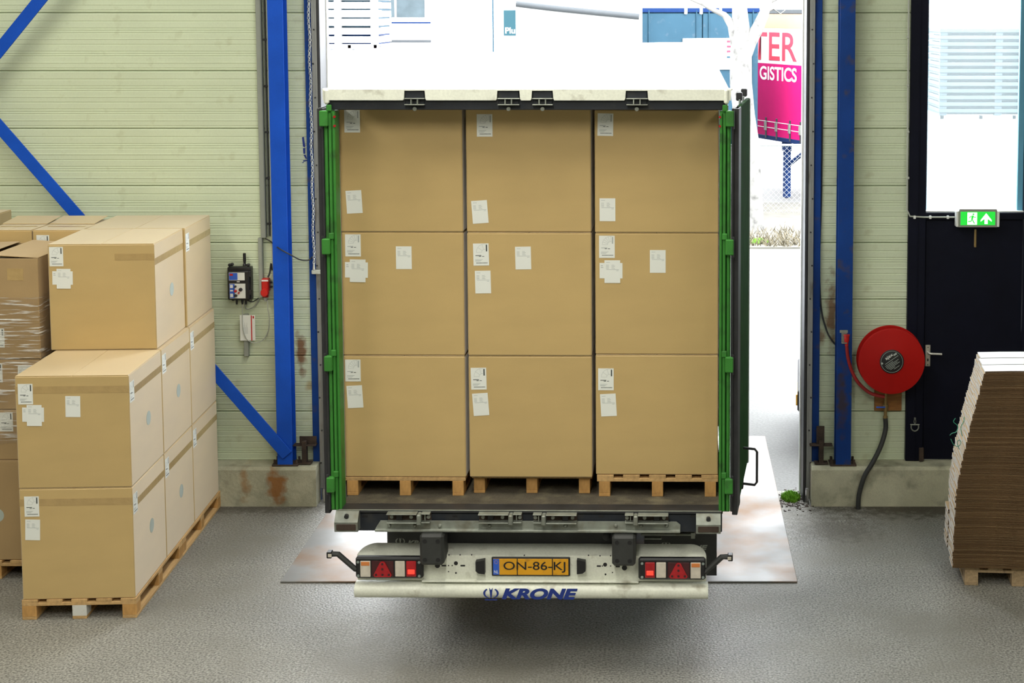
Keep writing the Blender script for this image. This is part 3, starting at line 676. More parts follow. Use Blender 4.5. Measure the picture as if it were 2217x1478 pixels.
noz = MB().lathe([(0.014, 0), (0.016, 0.03), (0.022, 0.05), (0.022, 0.085), (0.027, 0.088), (0.027, 0.10), (0.015, 0.102), (0.001, 0.102)], 16, 0, Matrix.Translation((p.x, p.y, p.z-0.055))).build('nozzle', M['red'], hr, smooth=40, world=True)
a = wp(1827, 717, 0.20)
nc = thing('nozzle_clip', 'small metal nozzle clip screwed to the right blue column', 'clip', (a.x, 12.788, a.z-0.05))
MB().cbox(-0.035, 0.035, -0.006, 0, 0.035, 0.06, 0.002).build('plate', M['galv'], nc); MB().cbox(-0.02, 0.028, -0.03, -0.006, -0.055, -0.045, 0.002).build('ledge', M['galv'], nc); MB().cbox(-0.02, 0.028, -0.004, 0, -0.055, 0.035, 0.001).build('back', M['galv'], nc)

# ------------------------------------------------------------------ pallets and cartons
def pal_mesh():
    d = {}
    d['deck_board'] = MB().cbox(-0.055, 0.055, 0, 1.2, 0.122, 0.144, 0.002).mesh('deck_board', M['wood'])
    d['stringer'] = MB().cbox(-0.4, 0.4, 0, 0.10, 0.100, 0.122, 0.002).mesh('stringer', M['wood'])
    d['block'] = MB().cbox(-0.05, 0.05, 0, 0.10, 0.022, 0.100, 0.002).mesh('block', M['wood_end'])
    d['runner'] = MB().cbox(-0.05, 0.05, 0, 1.2, 0.0, 0.022, 0.002).mesh('runner', M['wood'])
    return d
PAL = pal_mesh()
PAL_OLD = {k: v.copy() for k, v in PAL.items()}
for k in PAL_OLD.values(): k.materials[0] = M['wood_old']
SLIM = MB().cbox(-0.037, 0.037, 0, 0.10, 0.022, 0.100, 0.002).mesh('block', M['wood_end']); SLIMR = MB().cbox(-0.037, 0.037, 0, 1.2, 0.0, 0.022, 0.002).mesh('runner', M['wood_end'])
PAL_SLIM = {**PAL, 'block': SLIM, 'runner': SLIMR}
CROSS = {'deck_board': MB().cbox(-0.4, 0.4, 0, 0.12, 0.100, 0.122, 0.002).mesh('deck_board', M['wood'])}
def cross_pallet(label, loc, rz=0, group=None):
    t = thing('pallet', label, 'pallet', loc, rz, group)
    for k in range(7): inst('deck_board', CROSS['deck_board'], t, (0, 0.18*k, 0))
    for x in (-0.35, 0, 0.35):
        for y in (0, 0.55, 1.1): inst('block', SLIM, t, (x, y, 0))
        inst('runner', SLIMR, t, (x, 0, 0))
    return t
def pallet(label, loc, rz=0, group=None, meshes=PAL, white_mid=False):
    t = thing('pallet', label, 'pallet', loc, rz, group)
    for k in range(5): inst('deck_board', meshes['deck_board'], t, (-0.345+k*0.1725, 0, 0))
    for y in (0, 0.55, 1.1):
        inst('stringer', meshes['stringer'], t, (0, y, 0))
        for x in (-0.35, 0, 0.35):
            o = inst('block', meshes['block'], t, (x, y, 0))
            if white_mid and x == 0 and y == 0:
                o.data = o.data.copy(); o.data.materials[0] = M['wood_white']; o['label'] = 'white painted block'
    for x in (-0.35, 0, 0.35): inst('runner', meshes['runner'], t, (x, 0, 0))
    return t

# paper labels (drawn with origin at their top left corner, facing -y)
def art(mb, kind, w, h):
    def bar(x0, x1, z0, z1, m=1): mb.box(x0, x1, -0.0013, -0.0008, z0, z1, m)
    def seg(a, b, t=0.0012, m=1):
        d = Vector((b[0]-a[0], b[1]-a[1])); n = Vector((-d.y, d.x)).normalized()*t/2
        mb.prism([(a[0]-n.x, a[1]-n.y), (b[0]-n.x, b[1]-n.y), (b[0]+n.x, b[1]+n.y), (a[0]+n.x, a[1]+n.y)], 'y', -0.0008, -0.0013, m)
    mb.box(0, w, -0.0008, 0, -h, 0)
    if kind in 'AE':                                             # drawing of a pipe elbow, barcode at the foot
        cx, cz = w*0.74, -h*0.40
        for k in range(6):
            a0, a1 = R(180-k*18), R(180-(k+1)*18)
            for rr_ in (0.055, 0.020):
                seg((cx+rr_*math.cos(a0), cz+rr_*math.sin(a0)), (cx+rr_*math.cos(a1), cz+rr_*math.sin(a1)), m=2 if kind == 'E' else 2)
            if k % 2 == 0 or kind == 'A': seg((cx+0.055*math.cos(a0), cz+0.055*math.sin(a0)), (cx+0.020*math.cos(a0), cz+0.020*math.sin(a0)), m=2)
        bar(w*0.82, w*0.90, -h*0.36, -h*0.06, 1 if kind == 'E' else 2)
        bar(w*0.14, w*0.52, -h*0.56, -h*0.53, 2 if kind == 'A' else 1); bar(w*0.36, w*0.50, -h*0.60, -h*0.575); bar(w*0.56, w*0.70, -h*0.60, -h*0.575)
        for k in range(3): bar(w*0.12, w*(0.6-0.08*k), -h*(0.735+0.04*k), -h*(0.72+0.04*k), 2)
        x = w*0.18
        while x < w*0.9: bar(x, x+0.0022, -h*0.90, -h*0.865); x += 0.0034
    else:
        bar(w*0.1, w*0.35, -h*0.10, -h*0.085, 2)
        for k in range(4):
            bar(w*0.1, w*0.28, -h*(0.22+0.05*k), -h*(0.205+0.05*k), 2); bar(w*0.45, w*(0.62+0.05*(k % 2)), -h*(0.22+0.05*k), -h*(0.205+0.05*k), 2)
        bar(w*0.12, w*0.92, -h*0.42, -h*0.405, 2); bar(w*0.75, w*0.9, -h*0.47, -h*0.455, 2)
    return mb
LM = [M['paper'], M['print'], M['print_grey']]
LAB = {'A': art(MB(), 'A', 0.102, 0.146).mesh('label', LM), 'E': art(MB(), 'E', 0.102, 0.146).mesh('label', LM), 'B': art(MB(), 'B', 0.103, 0.150).mesh('label', LM)}
LAB['L'] = MB().box(0, 0.150, -0.0008, 0, -0.102, 0).box(0.008, 0.022, -0.0013, -0.0008, -0.02, -0.016, 2).box(0.008, 0.024, -0.0013, -0.0008, -0.032, -0.028, 2).mesh('label', LM)
LAB['B2'] = LAB['B'].copy(); LAB['B2'].transform(Matrix.Translation((0, -0.0014, 0)))
DISC = MB().lathe([(0.052, 0), (0.052, 0.0012), (0.001, 0.0012)], 28, 0, FACE).mesh('round_sticker', M['disc'])
_body = {}
def carton(label, loc, size, rz=0, group=None, mat='kraft', labels=(), tape=None, side=(), disc=False, front_disc=False, open_top=False, tape_side=False, name='carton', flap_mat=None):
    """front labels: (kind, x from left, z from top, tilt degrees); side labels on the +x face: (kind, y from front, z from top)"""
    w, d, h = size
    t = thing(name, label, 'box', loc, rz, group)
    key = (w, d, h, mat, open_top)
    if key not in _body:
        mb = MB()
        if not open_top: mb.cbox(-w/2, w/2, 0, d, 0, h-0.004, 0.006)
        else:
            mb.cbox(-w/2, w/2, 0, 0.006, 0, h, 0.002); mb.cbox(-w/2, w/2, d-0.006, d, 0, h, 0.002)
            mb.cbox(-w/2, -w/2+0.006, 0.006, d-0.006, 0, h, 0.002); mb.cbox(w/2-0.006, w/2, 0.006, d-0.006, 0, h, 0.002); mb.box(-w/2, w/2, 0, d, 0, 0.006)
        _body[key] = mb.mesh('carton_body', M[mat])
        fl = MB()
        fl.cbox(-w/2+0.003, -0.0015, 0.002, d-0.002, h-0.004, h, 0.0012)
        _body[key, 'f'] = fl.mesh('flap', M[mat])
        fl = MB(); fl.cbox(0.0015, w/2-0.003, 0.002, d-0.002, h-0.004, h, 0.0012); _body[key, 'g'] = fl.mesh('flap', M[mat])
    inst('carton_body', _body[key], t)
    if not open_top:
        inst('flap', _body[key, 'f'], t); inst('flap', _body[key, 'g'], t)
    else:                                                          # flaps bent up a little, leaving a dark gap
        for sgn, an in ((-1, 1.5), (1, 3.5)):
            Mx = Matrix.Translation((sgn*w/2, 0, h)) @ Matrix.Rotation(R(sgn*an), 4, 'Y')
            MB().cbox(min(0, -sgn*(w/2-0.05)), max(0, -sgn*(w/2-0.05)), 0.01, d-0.01, 0.0, 0.005, 0.001, 0, Mx).build('flap', M[mat], t)
        MB().cbox(-w/2+0.02, w/2-0.02, 0.01, d*0.40, -0.0025, 0.0025, 0.001, 0, Matrix.Translation((0, 0, h-0.006)) @ Matrix.Rotation(R(-2), 4, 'X')).build('flap', M[mat], t)
    for (k, x, z, an) in labels:
        if k == 'C':
            inst('label', LAB['L'], t, (-w/2+x, -0.0012, h-z-0.018), (0, R(an), 0)); inst('label', LAB['B2'], t, (-w/2+x+0.032, -0.0012, h-z), (0, R(an), 0))
        else: inst('label', LAB[k], t, (-w/2+x, -0.0012, h-z), (0, R(an), 0))
    for (k, y, z) in side: inst('label', LAB[k], t, (w/2+0.0012, y, h-z), (0, 0, R(90)))
    if disc: inst('round_sticker', DISC, t, (w/2+0.0006, d*0.55, h*0.47), (0, 0, R(90)))
    if front_disc:
        o = inst('round_sticker', DISC, t, (front_disc, -0.0006, h*0.45)); 
        MB().prism([(-0.010, -0.018), (0.010, -0.018), (0.012, 0.0), (0.0, 0.022), (-0.012, 0.0)], 'y', -0.0012, -0.0022).build('drop_mark', M['ply_board'], o)
    if tape:
        x0, x1, z0, z1 = tape; MB().box(x0, x1, -0.0010, -0.0002, h-z1, h-z0).build('tape', M['tape'], t)
    if tape_side: MB().box(w/2+0.0002, w/2+0.0010, 0.01, d-0.005, h-0.165, h-0.115).build('tape', M['tape'], t)
    return t

# --- front stack on the left: two pallets, eight cartons
TA = R(2.8)
A0 = at_floor(300, 1338); A0 = Vector((-4.198, 10.37-0.02, 0))
fwd = Vector((-math.sin(TA), math.cos(TA), 0)); rgt = Vector((math.cos(TA), math.sin(TA), 0))
pallet('pallet with one white block under the left stack nearest the camera', A0 + fwd*0.0, TA, 'pallets under the left carton stack', white_mid=True)
pallet('rear pallet under the left carton stack against the wall', A0 + fwd*1.205, TA, 'pallets under the left carton stack')
GA = 'cartons of the front left stack'; BW, BD, BH = 0.786, 0.785, 0.806
def acart(label, k, lvl, **kw):
    p = A0 + fwd*(0.005+k*0.795) + rgt*kw.pop('dx', 0.0); p.z = 0.145 + lvl*(BH+0.002)
    return carton(label, p, (BW, BD, BH), TA, GA, tape_side=True, **kw)
TP = (-0.392, 0.392, 0.075, 0.125)
acart('bottom front carton of the left stack, right above the white pallet block', 0, 0, labels=(('E', 0.035, 0.055, 0), ('B', 0.038, 0.22, 2)), tape=TP, side=(('E', 0.01, 0.06),), disc=True)
acart('front carton topping the low front column, with a sheet label in mid face', 0, 1, labels=(('E', 0.02, 0.055, 0), ('C', 0.045, 0.205, 1), ('B', 0.345, 0.145, 1)), tape=TP, side=(('E', 0.01, 0.06),), disc=True)
acart('bottom middle carton of the left stack, only its right side showing', 1, 0, side=(('E', 0.01, 0.05),), disc=True)
acart('second layer middle carton of the left stack, only its right side showing', 1, 1, side=(('E', 0.01, 0.05),), disc=True)
acart('top front carton of the left stack with two white labels upper left', 1, 2, labels=(('E', 0.012, 0.02, 0), ('C', 0.03, 0.185, 1)), tape=(0.1, 0.392, 0.075, 0.125), disc=True, dx=-0.03)
acart('bottom rear carton of the left stack beside the concrete plinth', 2, 0, side=(('E', 0.01, 0.05),))
acart('second layer rear carton of the left stack, below the top rear one', 2, 1, side=(('E', 0.01, 0.05),))
acart('top rear carton of the left stack against the panel wall', 2, 2, side=(('E', 0.01, 0.05),), dx=-0.015)

# --- rear stack at the left edge of the picture
GB = 'cartons of the wrapped stack at the left edge'
bx = -5.135
pallet('pallet under the wrapped stack at the left picture edge', (bx, 11.10, 0), 0)
carton('bottom carton of the wrapped stack with a round grey sticker', (bx, 11.11, 0.145), (0.80, 0.78, 0.775), 0, GB, 'kraft_old', front_disc=0.03)
carton('small carton under plastic film, right half of the lower middle layer', (bx+0.22, 11.12, 0.922), (0.34, 0.76, 0.385), 0, GB, 'kraft_old', labels=(('E', 0.02, 0.02, 0),))
carton('small carton under plastic film, cut off by the left picture edge', (bx-0.18, 11.12, 0.922), (0.44, 0.76, 0.385), 0, GB, 'kraft_old')
carton('wide carton under plastic film in the upper middle layer', (bx, 11.12, 1.309), (0.79, 0.76, 0.385), 0, GB, 'kraft_old', labels=(('E', 0.40, 0.03, 0), ('B', 0.62, 0.05, 2)))
carton('open topped carton on the wrapped stack with flaps sticking up', (bx, 11.12, 1.696), (0.80, 0.76, 0.765), 0, GB, 'kraft_old', labels=(('B', 0.39, 0.03, 1), ('E', 0.43, 0.53, 0)), open_top=True)
mb = MB().box(0, 0.13, -0.0009, 0, -0.10, 0); o = bpy.context.scene.objects[-1]
# clear tape patch on that carton
tp = [ob for ob in bpy.data.objects if ob.get('label', '').startswith('open topped')][0]
MB().box(0.17, 0.29, -0.0012, -0.0003, 0.60, 0.69).build('tape', M['tape'], tp)
# hidden columns behind carry the two cartons that show over the stack
for nm, x0, x1, top in (('right', -5.11, -4.72, True), ('left', -5.49, -5.12, False)):
    for k in range(3):
        lb = {0: 'bottom', 1: 'second', 2: 'topmost'}[k] + ' carton in the ' + nm + ' column behind the wrapped stack by the wall'
        carton(lb, ((x0+x1)/2, 11.93, 0.146+k*0.805), (x1-x0, 0.62, 0.80), 0, 'cartons behind the wrapped stack', 'kraft_old' if k < 2 else 'kraft', labels=((('E', 0.03, 0.04, 0),) if (top and k == 2) else ()), tape=None)
for k in range(3):
    carton(('bottom', 'second', 'topmost')[k] + ' carton of the far left column by the wall', (-6.03, 12.0, k*0.872), (0.80, 0.74, 0.87), 0, 'far left cartons by the wall', 'kraft_old' if k < 2 else 'kraft')
# loose lifted flaps on the rear cartons
fo = [ob for ob in bpy.data.objects if ob.get('label', '').startswith('topmost carton in the')]
for ob in fo:
    MB().cbox(-0.19, 0.18, 0.0, 0.30, 0.0, 0.004, 0.001, 0, Matrix.Translation((0, 0.32, 0.802)) @ Matrix.Rotation(R(5), 4, 'X')).build('raised_flap', M['kraft'], ob)
    MB().cbox(-0.15, 0.15, -0.02, 0.02, 0.0, 0.001, 0.0003, 0, Matrix.Translation((0, 0.2, 0.8005))).build('tape', M['tape'], ob)
# stretch film round the wrapped stack: wrinkled sheet on the front and right sides
mb = MB(); cols, rows = 40, 60; x0, x1, y0, y1 = bx-0.40, bx+0.405, 11.106, 11.90
random.seed(3)
wr = [(random.uniform(0.93, 2.25), random.uniform(-0.25, 0.1), random.uniform(0.002, 0.007)) for _ in range(40)]
for j in range(rows+1):
    for i in range(cols+1):
        s_ = i/cols*1.6
        z0_ = 0.95 + 0.16*max(0, (0.8 - s_)/0.8) if True else 0
        ztop = 2.22 - 0.05*math.sin(s_*2.2)
        z = (1.0+0.10*s_) + (ztop-1.0-0.10*s_)*j/rows
        off = sum(a*max(0, 1-abs(z-(c+k*s_))/0.012) for c, k, a in wr)
        if s_ <= 0.805: p = (x0+s_, y0-0.004-off, z)
        else: p = (x1+0.004+off*0.6, y0+(s_-0.8), z)
        mb.v.append(Vector(p))
for j in range(rows):
    for i in range(cols):
        q = j*(cols+1)+i; mb.f.append([q, q+1, q+cols+2, q+cols+1]); mb.m.append(0)
film = tag(mb.build('stretch_wrap', M['film'], smooth=70), 'wrinkled transparent stretch film round the stack at the left edge', 'plastic wrap')

# ------------------------------------------------------------------ flat cartons on the right pallet
TR = R(-4)
PR = Vector((2.62, 10.95, 0))
pallet('worn pallet under the flat carton stack at the right edge', PR, TR, None, PAL_OLD)
def sheet_mesh(w, d, seed):
    rnd = random.Random(seed); mb = MB(); n = 6; th = 0.0066
    for lay in (0, 1):                                              # a folded carton: two plies
        z = lay*(th+0.0016)
        prev = None
        for i in range(n+1):
            x = w*i/n; zz = z + 0.004*math.sin(i*0.9) ; dd = rnd.uniform(0, 0.0015)
            ring = [(x, dd, zz), (x, d, zz), (x, d, zz+th), (x, dd, zz+th)]
            b0 = len(mb.v); mb.v += [Vector(p) for p in ring]
            if prev is not None:
                for k in range(4):
                    mb.f.append([prev+k, prev+(k+1) % 4, b0+(k+1) % 4, b0+k]); mb.m.append(1 if k == 3 else (2 if (k == 2 and seed == 9) else 0))
            else: mb.f.append([b0+3, b0+2, b0+1, b0]); mb.m.append(2)
            prev = b0
        mb.f.append([prev, prev+1, prev+2, prev+3]); mb.m.append(0)
    me = mb.mesh('flat_carton', [M['kraft_old'], M['edge_kraft_shaded'], M['daylit_board']])
    return me
SW = 1.0
SH = [sheet_mesh(SW, 0.20, k) for k in range(5)]; TOPSHEET = sheet_mesh(SW, 0.20, 9)
NS, TH = 84, 0.0179
random.seed(11)
def lean(f): return 0.015 + 0.045*f + 0.17*max(0, f-0.35)**1.3/0.65**1.3
rowsn = ('front', 'middle', 'rear')
cR, sR = math.cos(TR), math.sin(TR)
for b, (yo, xo, dz) in enumerate(((-0.05, 0.0, 0.0), (0.165, 0.012, 0.0), (0.385, 0.028, 0.0))):
    for k in range(NS):
        f = k/(NS-1)
        lx = -0.515 + lean(f) + xo + random.uniform(-0.005, 0.005) - (0.02 if b == 2 and f < 0.2 else 0)
        ly = yo + random.uniform(-0.002, 0.002)
        o = bpy.data.objects.new('flat_carton', SH[(k*3+b) % 5] if k < NS-1 else TOPSHEET); COL.objects.link(o)
        o.location = (PR.x + lx*cR - ly*sR, PR.y + lx*sR + ly*cR, 0.1500 + k*TH)
        o.rotation_euler = (0, R(-0.9*f), TR)
        tag(o, ('folded flat brown carton inside the %s bundle of the stack on the right pallet' if 0 < k < NS-1 else ('daylight-whitened topmost flat carton of the %s bundle on the right pallet' if k else 'lowest flat carton of the %s bundle, lying on the right pallet')) % rowsn[b], 'flat carton', 'flat cartons on the right pallet, %s bundle' % rowsn[b])
# green strap ends curling out of the bundles
def pst(u, v, Y): return at(u, v, Y)
for i, (ps, lb) in enumerate((([(2072,905),(2068,913),(2077,922),(2074,934),(2064,938),(2060,942)], 'upper green strap end curling from the flat carton stack'),
           ([(2091,902),(2090,912),(2084,924),(2085,936),(2087,944)], 'straight green strap end on the side of the flat cartons'),
           ([(2062,950),(2068,962),(2078,966),(2084,958),(2080,952),(2076,958),(2080,972)], 'lower knotted green strap end on the flat cartons'))):
    P = [at(u, v, 11.10+0.03*i+0.004*j) for j, (u, v) in enumerate(ps)]
    P = [p + Vector((-0.012, 0, 0)) for p in P]
    o = cable(P, 0.0028, lb, 'strap_green', 'strap_end', 6); o['category'] = 'strap'

# ------------------------------------------------------------------ the trailer
TX, TYY, TZR = -0.898, 9.43, R(-0.7)
tr = thing('semi_trailer', 'white and green semi trailer backed in, doors open, loaded with cartons', 'trailer', (TX, TYY, 0), TZR)
Tm = tr.matrix_basis.copy(); Tm = Matrix.Translation((TX, TYY, 0)) @ Matrix.Rotation(TZR, 4, 'Z'); Ti = Tm.inverted()
def tl(u, v, y=0.0):                                # measurement on the plane local y -> trailer coordinates
    o = Ti @ Vector((0, 0, CAM_H)); d = Ti.to_3x3() @ ray(u, v); t = (y - o.y)/d.y
    return o + d*t
def tb(name, u0, v0, u1, v1, y0, y1, mat, par=None, b=0.004):
    a, c = tl(u0, v0, y0), tl(u1, v1, y0)
    return MB().cbox(min(a.x,c.x), max(a.x,c.x), y0, y1, min(a.z,c.z), max(a.z,c.z), b).build(name, M[mat], par or tr)
LEN = 13.6; HW = 1.292; ZF = 1.11; ZR = 3.83
# floor, sides, roof, front
MB().cbox(-1.24, 1.24, 0.02, LEN, ZF-0.03, ZF, 0.002).build('load_floor', M['plywood'], tr)
for sx in (-1, 1):
    MB().cbox(sx*1.262-0.008, sx*1.262+0.008, 0.12, LEN, ZF-0.05, ZR-0.12, 0.002).build('side_curtain', M['vehicle_white'], tr)
MB().cbox(-HW, HW, LEN-0.05, LEN, ZF-0.05, ZR-0.02, 0.01).build('front_wall', M['trailer_white'], tr)
mb = MB(); nx, ny = 24, 90; random.seed(5)
for j in range(ny+1):
    for i in range(nx+1):
        x = -HW+0.02 + (2*HW-0.04)*i/nx; y = 0.03 + (LEN-0.03)*j/ny
        wob = (0.018*math.sin(y*5+math.sin(x*4)*1.5) + random.uniform(-0.012, 0.012)) * (1 if 0 < i < nx and 0 < j < ny else 0)
        mb.v.append(Vector((x, y, ZR-0.012 - 0.022*(1-math.cos((i/nx)*2*PI))*0.5*(0.6+0.4*math.sin(y*2.1)) + wob*0.5)))
for j in range(ny):
    for i in range(nx):
        q = j*(nx+1)+i; mb.f.append([q, q+1, q+nx+2, q+nx+1]); mb.m.append(0)
mb.build('roof', M['roof_sheet'], tr, smooth=50)
# header: white cap with four notches for the lock keepers
zc0, zc1 = tl(1140, 217, -0.02).z, tl(1140, 193.5, -0.02).z
notch = [(876, 920), (1077, 1125), (1152, 1197), (1355, 1402)]
pts = [(-HW+0.01, zc1), (-HW+0.01, zc0)]
for (u0, u1) in notch:
    a, c = tl(u0, 205, -0.02).x, tl(u1, 205, -0.02).x
    zn = zc1 - 0.008
    pts += [(a-0.010, zc0), (a-0.004, zc0+0.008), (a, zn), (c, zn), (c+0.004, zc0+0.008), (c+0.010, zc0)]
pts += [(HW-0.01, zc0), (HW-0.01, zc1)]
MB().prism(pts, 'y', -0.03, 0.06).build('roof_cap', M['trailer_white'], tr)
MB().cbox(-HW+0.0, HW-0.0, 0.0, 0.075, zc1-0.006, zc1+0.004, 0.003).build('roof_edge', M['trailer_white'], tr)
for u in (706, 1573):
    a = tl(u, 193, -0.03); c = tl(u, 226, -0.03)
    MB().cbox(a.x-0.016, a.x+0.016, -0.045, 0.05, c.z, a.z+0.002, 0.012).build('corner_cap', M['trailer_white'], tr)
zh0 = tl(1140, 238, 0.0).z
MB().cbox(-HW+0.03, HW-0.03, 0.0, 0.09, zh0, zc1-0.008, 0.004).build('header_beam', M['trailer_navy'], tr)
for (u0, u1) in notch:
    a, c = tl(u0, 210, -0.01).x, tl(u1, 210, -0.01).x; m0 = (a+c)/2
    k = MB().cbox(a+0.004, c-0.004, -0.012, 0.0, zc0-0.035, zc1-0.012, 0.004).build('lock_keeper', M['trailer_navy'], tr)
    MB().cbox(a+0.004, c+0.002, -0.052, -0.012, zc0+0.008, zc0+0.014, 0.002).build('keeper_bar', M['galv'], k)
    MB().cbox(a+0.004, c+0.002, -0.052, -0.012, zc0-0.030, zc0-0.024, 0.002).build('keeper_bar', M['galv'], k)
    for dx in (-0.018, 0.022): MB().cbox(m0+dx-0.004, m0+dx+0.004, -0.048, -0.012, zc0-0.024, zc0+0.008, 0.001).build('keeper_web', M['galv'], k)
    MB().cyl((m0, -0.012, zc0-0.055), (m0, -0.022, zc0-0.055), 0.013, n=10).build('keeper_bolt', M['galv'], k)
# rear corner posts with ribs and hinges
zpt, zpb = tl(720, 240, 0).z, tl(720, 1104, 0).z
def post(sx):
    mb = MB()
    mb.cbox(min(sx*1.215, sx*1.285), max(sx*1.215, sx*1.285), 0.0, 0.11, zpb, zpt, 0.004, 0)
    for k, x in enumerate((1.221, 1.243, 1.268)): mb.cbox(sx*x-0.008, sx*x+0.008, -0.014 if k != 1 else -0.024, 0.0, zpb+0.01, zpt-0.01, 0.003, 0)
    p = mb.build('corner_post', M['trailer_green'], tr)
    MB().cbox(sx*1.2555-0.003, sx*1.2555+0.003, -0.006, 0.001, zpb+0.01, zpt-0.01, 0.001).build('post_groove', M['green_dark'], p)
    MB().cbox(sx*1.294-0.007, sx*1.294+0.007, 0.0, 0.05, zpb, zpt, 0.003).build('rubber_seal', M['dark_steel'], p)
    for v in (256, 533, 786, 1048):
        z = tl(712, v, -0.03).z
        MB().cbox(sx*1.276-0.026, sx*1.276+0.026, -0.055, -0.012, z-0.050, z+0.050, 0.006).build('hinge', M['trailer_green'], p)
        MB().cbox(sx*1.245-0.016, sx*1.245+0.016, -0.035, -0.012, z+0.045, z+0.085, 0.004).build('hinge_lug', M['trailer_green'], p)
        MB().cyl((sx*1.296, -0.034, z-0.065), (sx*1.296, -0.034, z+0.065), 0.009, n=8).build('hinge_pin', M['dark_steel'], p)
    for v in (253, 273):
        z = tl(724, v, -0.03).z; MB().cyl((sx*1.214, -0.006, z), (sx*1.214, -0.018, z), 0.008, n=10).build('reflector', M['lens_red'], p)
    return p
post(-1); post(1)
# doors folded back along the sides
def rear_door(sx):
    dzb, dzt_ = 1.09, tl(1578, 236, 0).z
    t = bpy.data.objects.new('rear_door', None); COL.objects.link(t); t.parent = tr
    fa = math.atan2(tl(1608, 600, 1.12).x - 1.285, 1.13)
    t.location = (sx*1.300, 0.03, 0); t.rotation_euler = (0, 0, -fa if sx > 0 else R(1.0))
    W = 1.17
    if sx > 0: t['label'] = 'dark green door folded back on the right side'
    def db(name, x0, x1, y0, y1, z0, z1, mat, b=0.003): return MB().cbox(min(sx*x0, sx*x1), max(sx*x0, sx*x1), y0, y1, z0, z1, b).build(name, M[mat], t)
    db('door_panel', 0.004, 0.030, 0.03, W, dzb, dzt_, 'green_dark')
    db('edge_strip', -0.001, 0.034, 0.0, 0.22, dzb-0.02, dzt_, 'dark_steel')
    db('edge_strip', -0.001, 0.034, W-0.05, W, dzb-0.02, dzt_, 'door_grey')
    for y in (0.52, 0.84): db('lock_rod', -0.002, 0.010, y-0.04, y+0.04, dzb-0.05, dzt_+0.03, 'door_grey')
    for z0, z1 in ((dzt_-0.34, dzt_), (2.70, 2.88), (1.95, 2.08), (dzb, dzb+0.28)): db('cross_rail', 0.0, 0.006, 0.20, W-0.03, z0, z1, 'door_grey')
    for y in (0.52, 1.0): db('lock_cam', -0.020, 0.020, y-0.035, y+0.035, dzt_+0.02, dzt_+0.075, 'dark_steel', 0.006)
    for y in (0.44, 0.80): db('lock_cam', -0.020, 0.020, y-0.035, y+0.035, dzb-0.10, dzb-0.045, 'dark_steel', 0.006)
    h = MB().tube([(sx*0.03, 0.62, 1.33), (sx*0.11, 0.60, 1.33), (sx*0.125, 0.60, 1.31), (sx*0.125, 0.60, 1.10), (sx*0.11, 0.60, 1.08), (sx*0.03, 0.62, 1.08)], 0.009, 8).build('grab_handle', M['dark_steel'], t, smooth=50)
rear_door(1); rear_door(-1)
# rear sill
zs0, zs1 = tl(1140, 1150, -0.02).z, tl(1140, 1104, -0.02).z
sill = MB().cbox(-1.235, 1.235, -0.02, 0.10, zs0, zs1-0.022, 0.004).build('rear_sill', M['trailer_navy'], tr)
MB().cbox(-1.23, 1.23, -0.035, 0.10, zs1-0.016, zs1+0.001, 0.002).build('sill_edge', M['dark_steel'], tr)
MB().cbox(-1.23, 1.23, -0.036, -0.026, zs1-0.002, zs1+0.004, 0.001).build('edge_trim', M['galv'], tr)
for u in (790, 985, 1302, 1500): p = tl(u, 1117, -0.02); MB().cbox(p.x-0.016, p.x+0.016, -0.022, -0.015, p.z-0.006, p.z+0.006, 0.001).build('slot', M['black_plastic'], sill)
p = tl(984, 1091, 0.05); MB().cbox(p.x-0.04, p.x+0.04, 0.03, 0.07, ZF-0.002, ZF+0.0015, 0.0005).build('floor_slot', M['black_plastic'], tr)
# door lock brackets on the sill
def lockset(u0, u1, v0, v1, flip):
    a, c = tl(u0, v0, -0.06), tl(u1, v1, -0.06); x0, x1, z1, z0 = a.x, c.x, a.z, c.z; w = x1-x0
    f = (lambda t: x0+w*t) if not flip else (lambda t: x1-w*t)
    k = MB().cbox(x0, x1, -0.035, -0.02, z0+0.004, z1-0.004, 0.003).build('lock_bracket', M['rusty_steel'], tr)
    for zz in ((z1-0.006, z1), (z0, z0+0.006)):
        MB().cbox(*sorted((f(0.0), f(0.70))), -0.095, -0.02, *zz, 0.002).build('bracket_flange', M['galv'], k)
        MB().cbox(*sorted((f(0.80), f(1.0))), -0.085, -0.02, *zz, 0.002).build('bracket_flange', M['galv'], k)
    mb = MB(); mb.cbox(*sorted((f(0.70), f(0.80))), -0.100, -0.02, z0-0.01, z1-0.004, 0.006); mb.build('catch', M['galv'], k)
    for t_ in (0.10, 0.55, 0.95): MB().cyl((f(t_), -0.035, (z0+z1)/2), (f(t_), -0.055, (z0+z1)/2), 0.012, n=8).build('rivet', M['galv'], k)
    MB().cbox(*sorted((f(0.20), f(0.34))), -0.05, -0.034, z0+0.008, z1-0.008, 0.002).build('cam_recess', M['black_plastic'], k)
    MB().cbox(*sorted((f(0.86), f(0.885))), -0.06, -0.034, z0+0.006, z1-0.006, 0.001).build('web', M['galv'], k)
lockset(838, 932, 1109, 1130, False); lockset(1036, 1130, 1110, 1130, False); lockset(1154, 1249, 1111, 1131, True); lockset(1353, 1447, 1112, 1131, True)
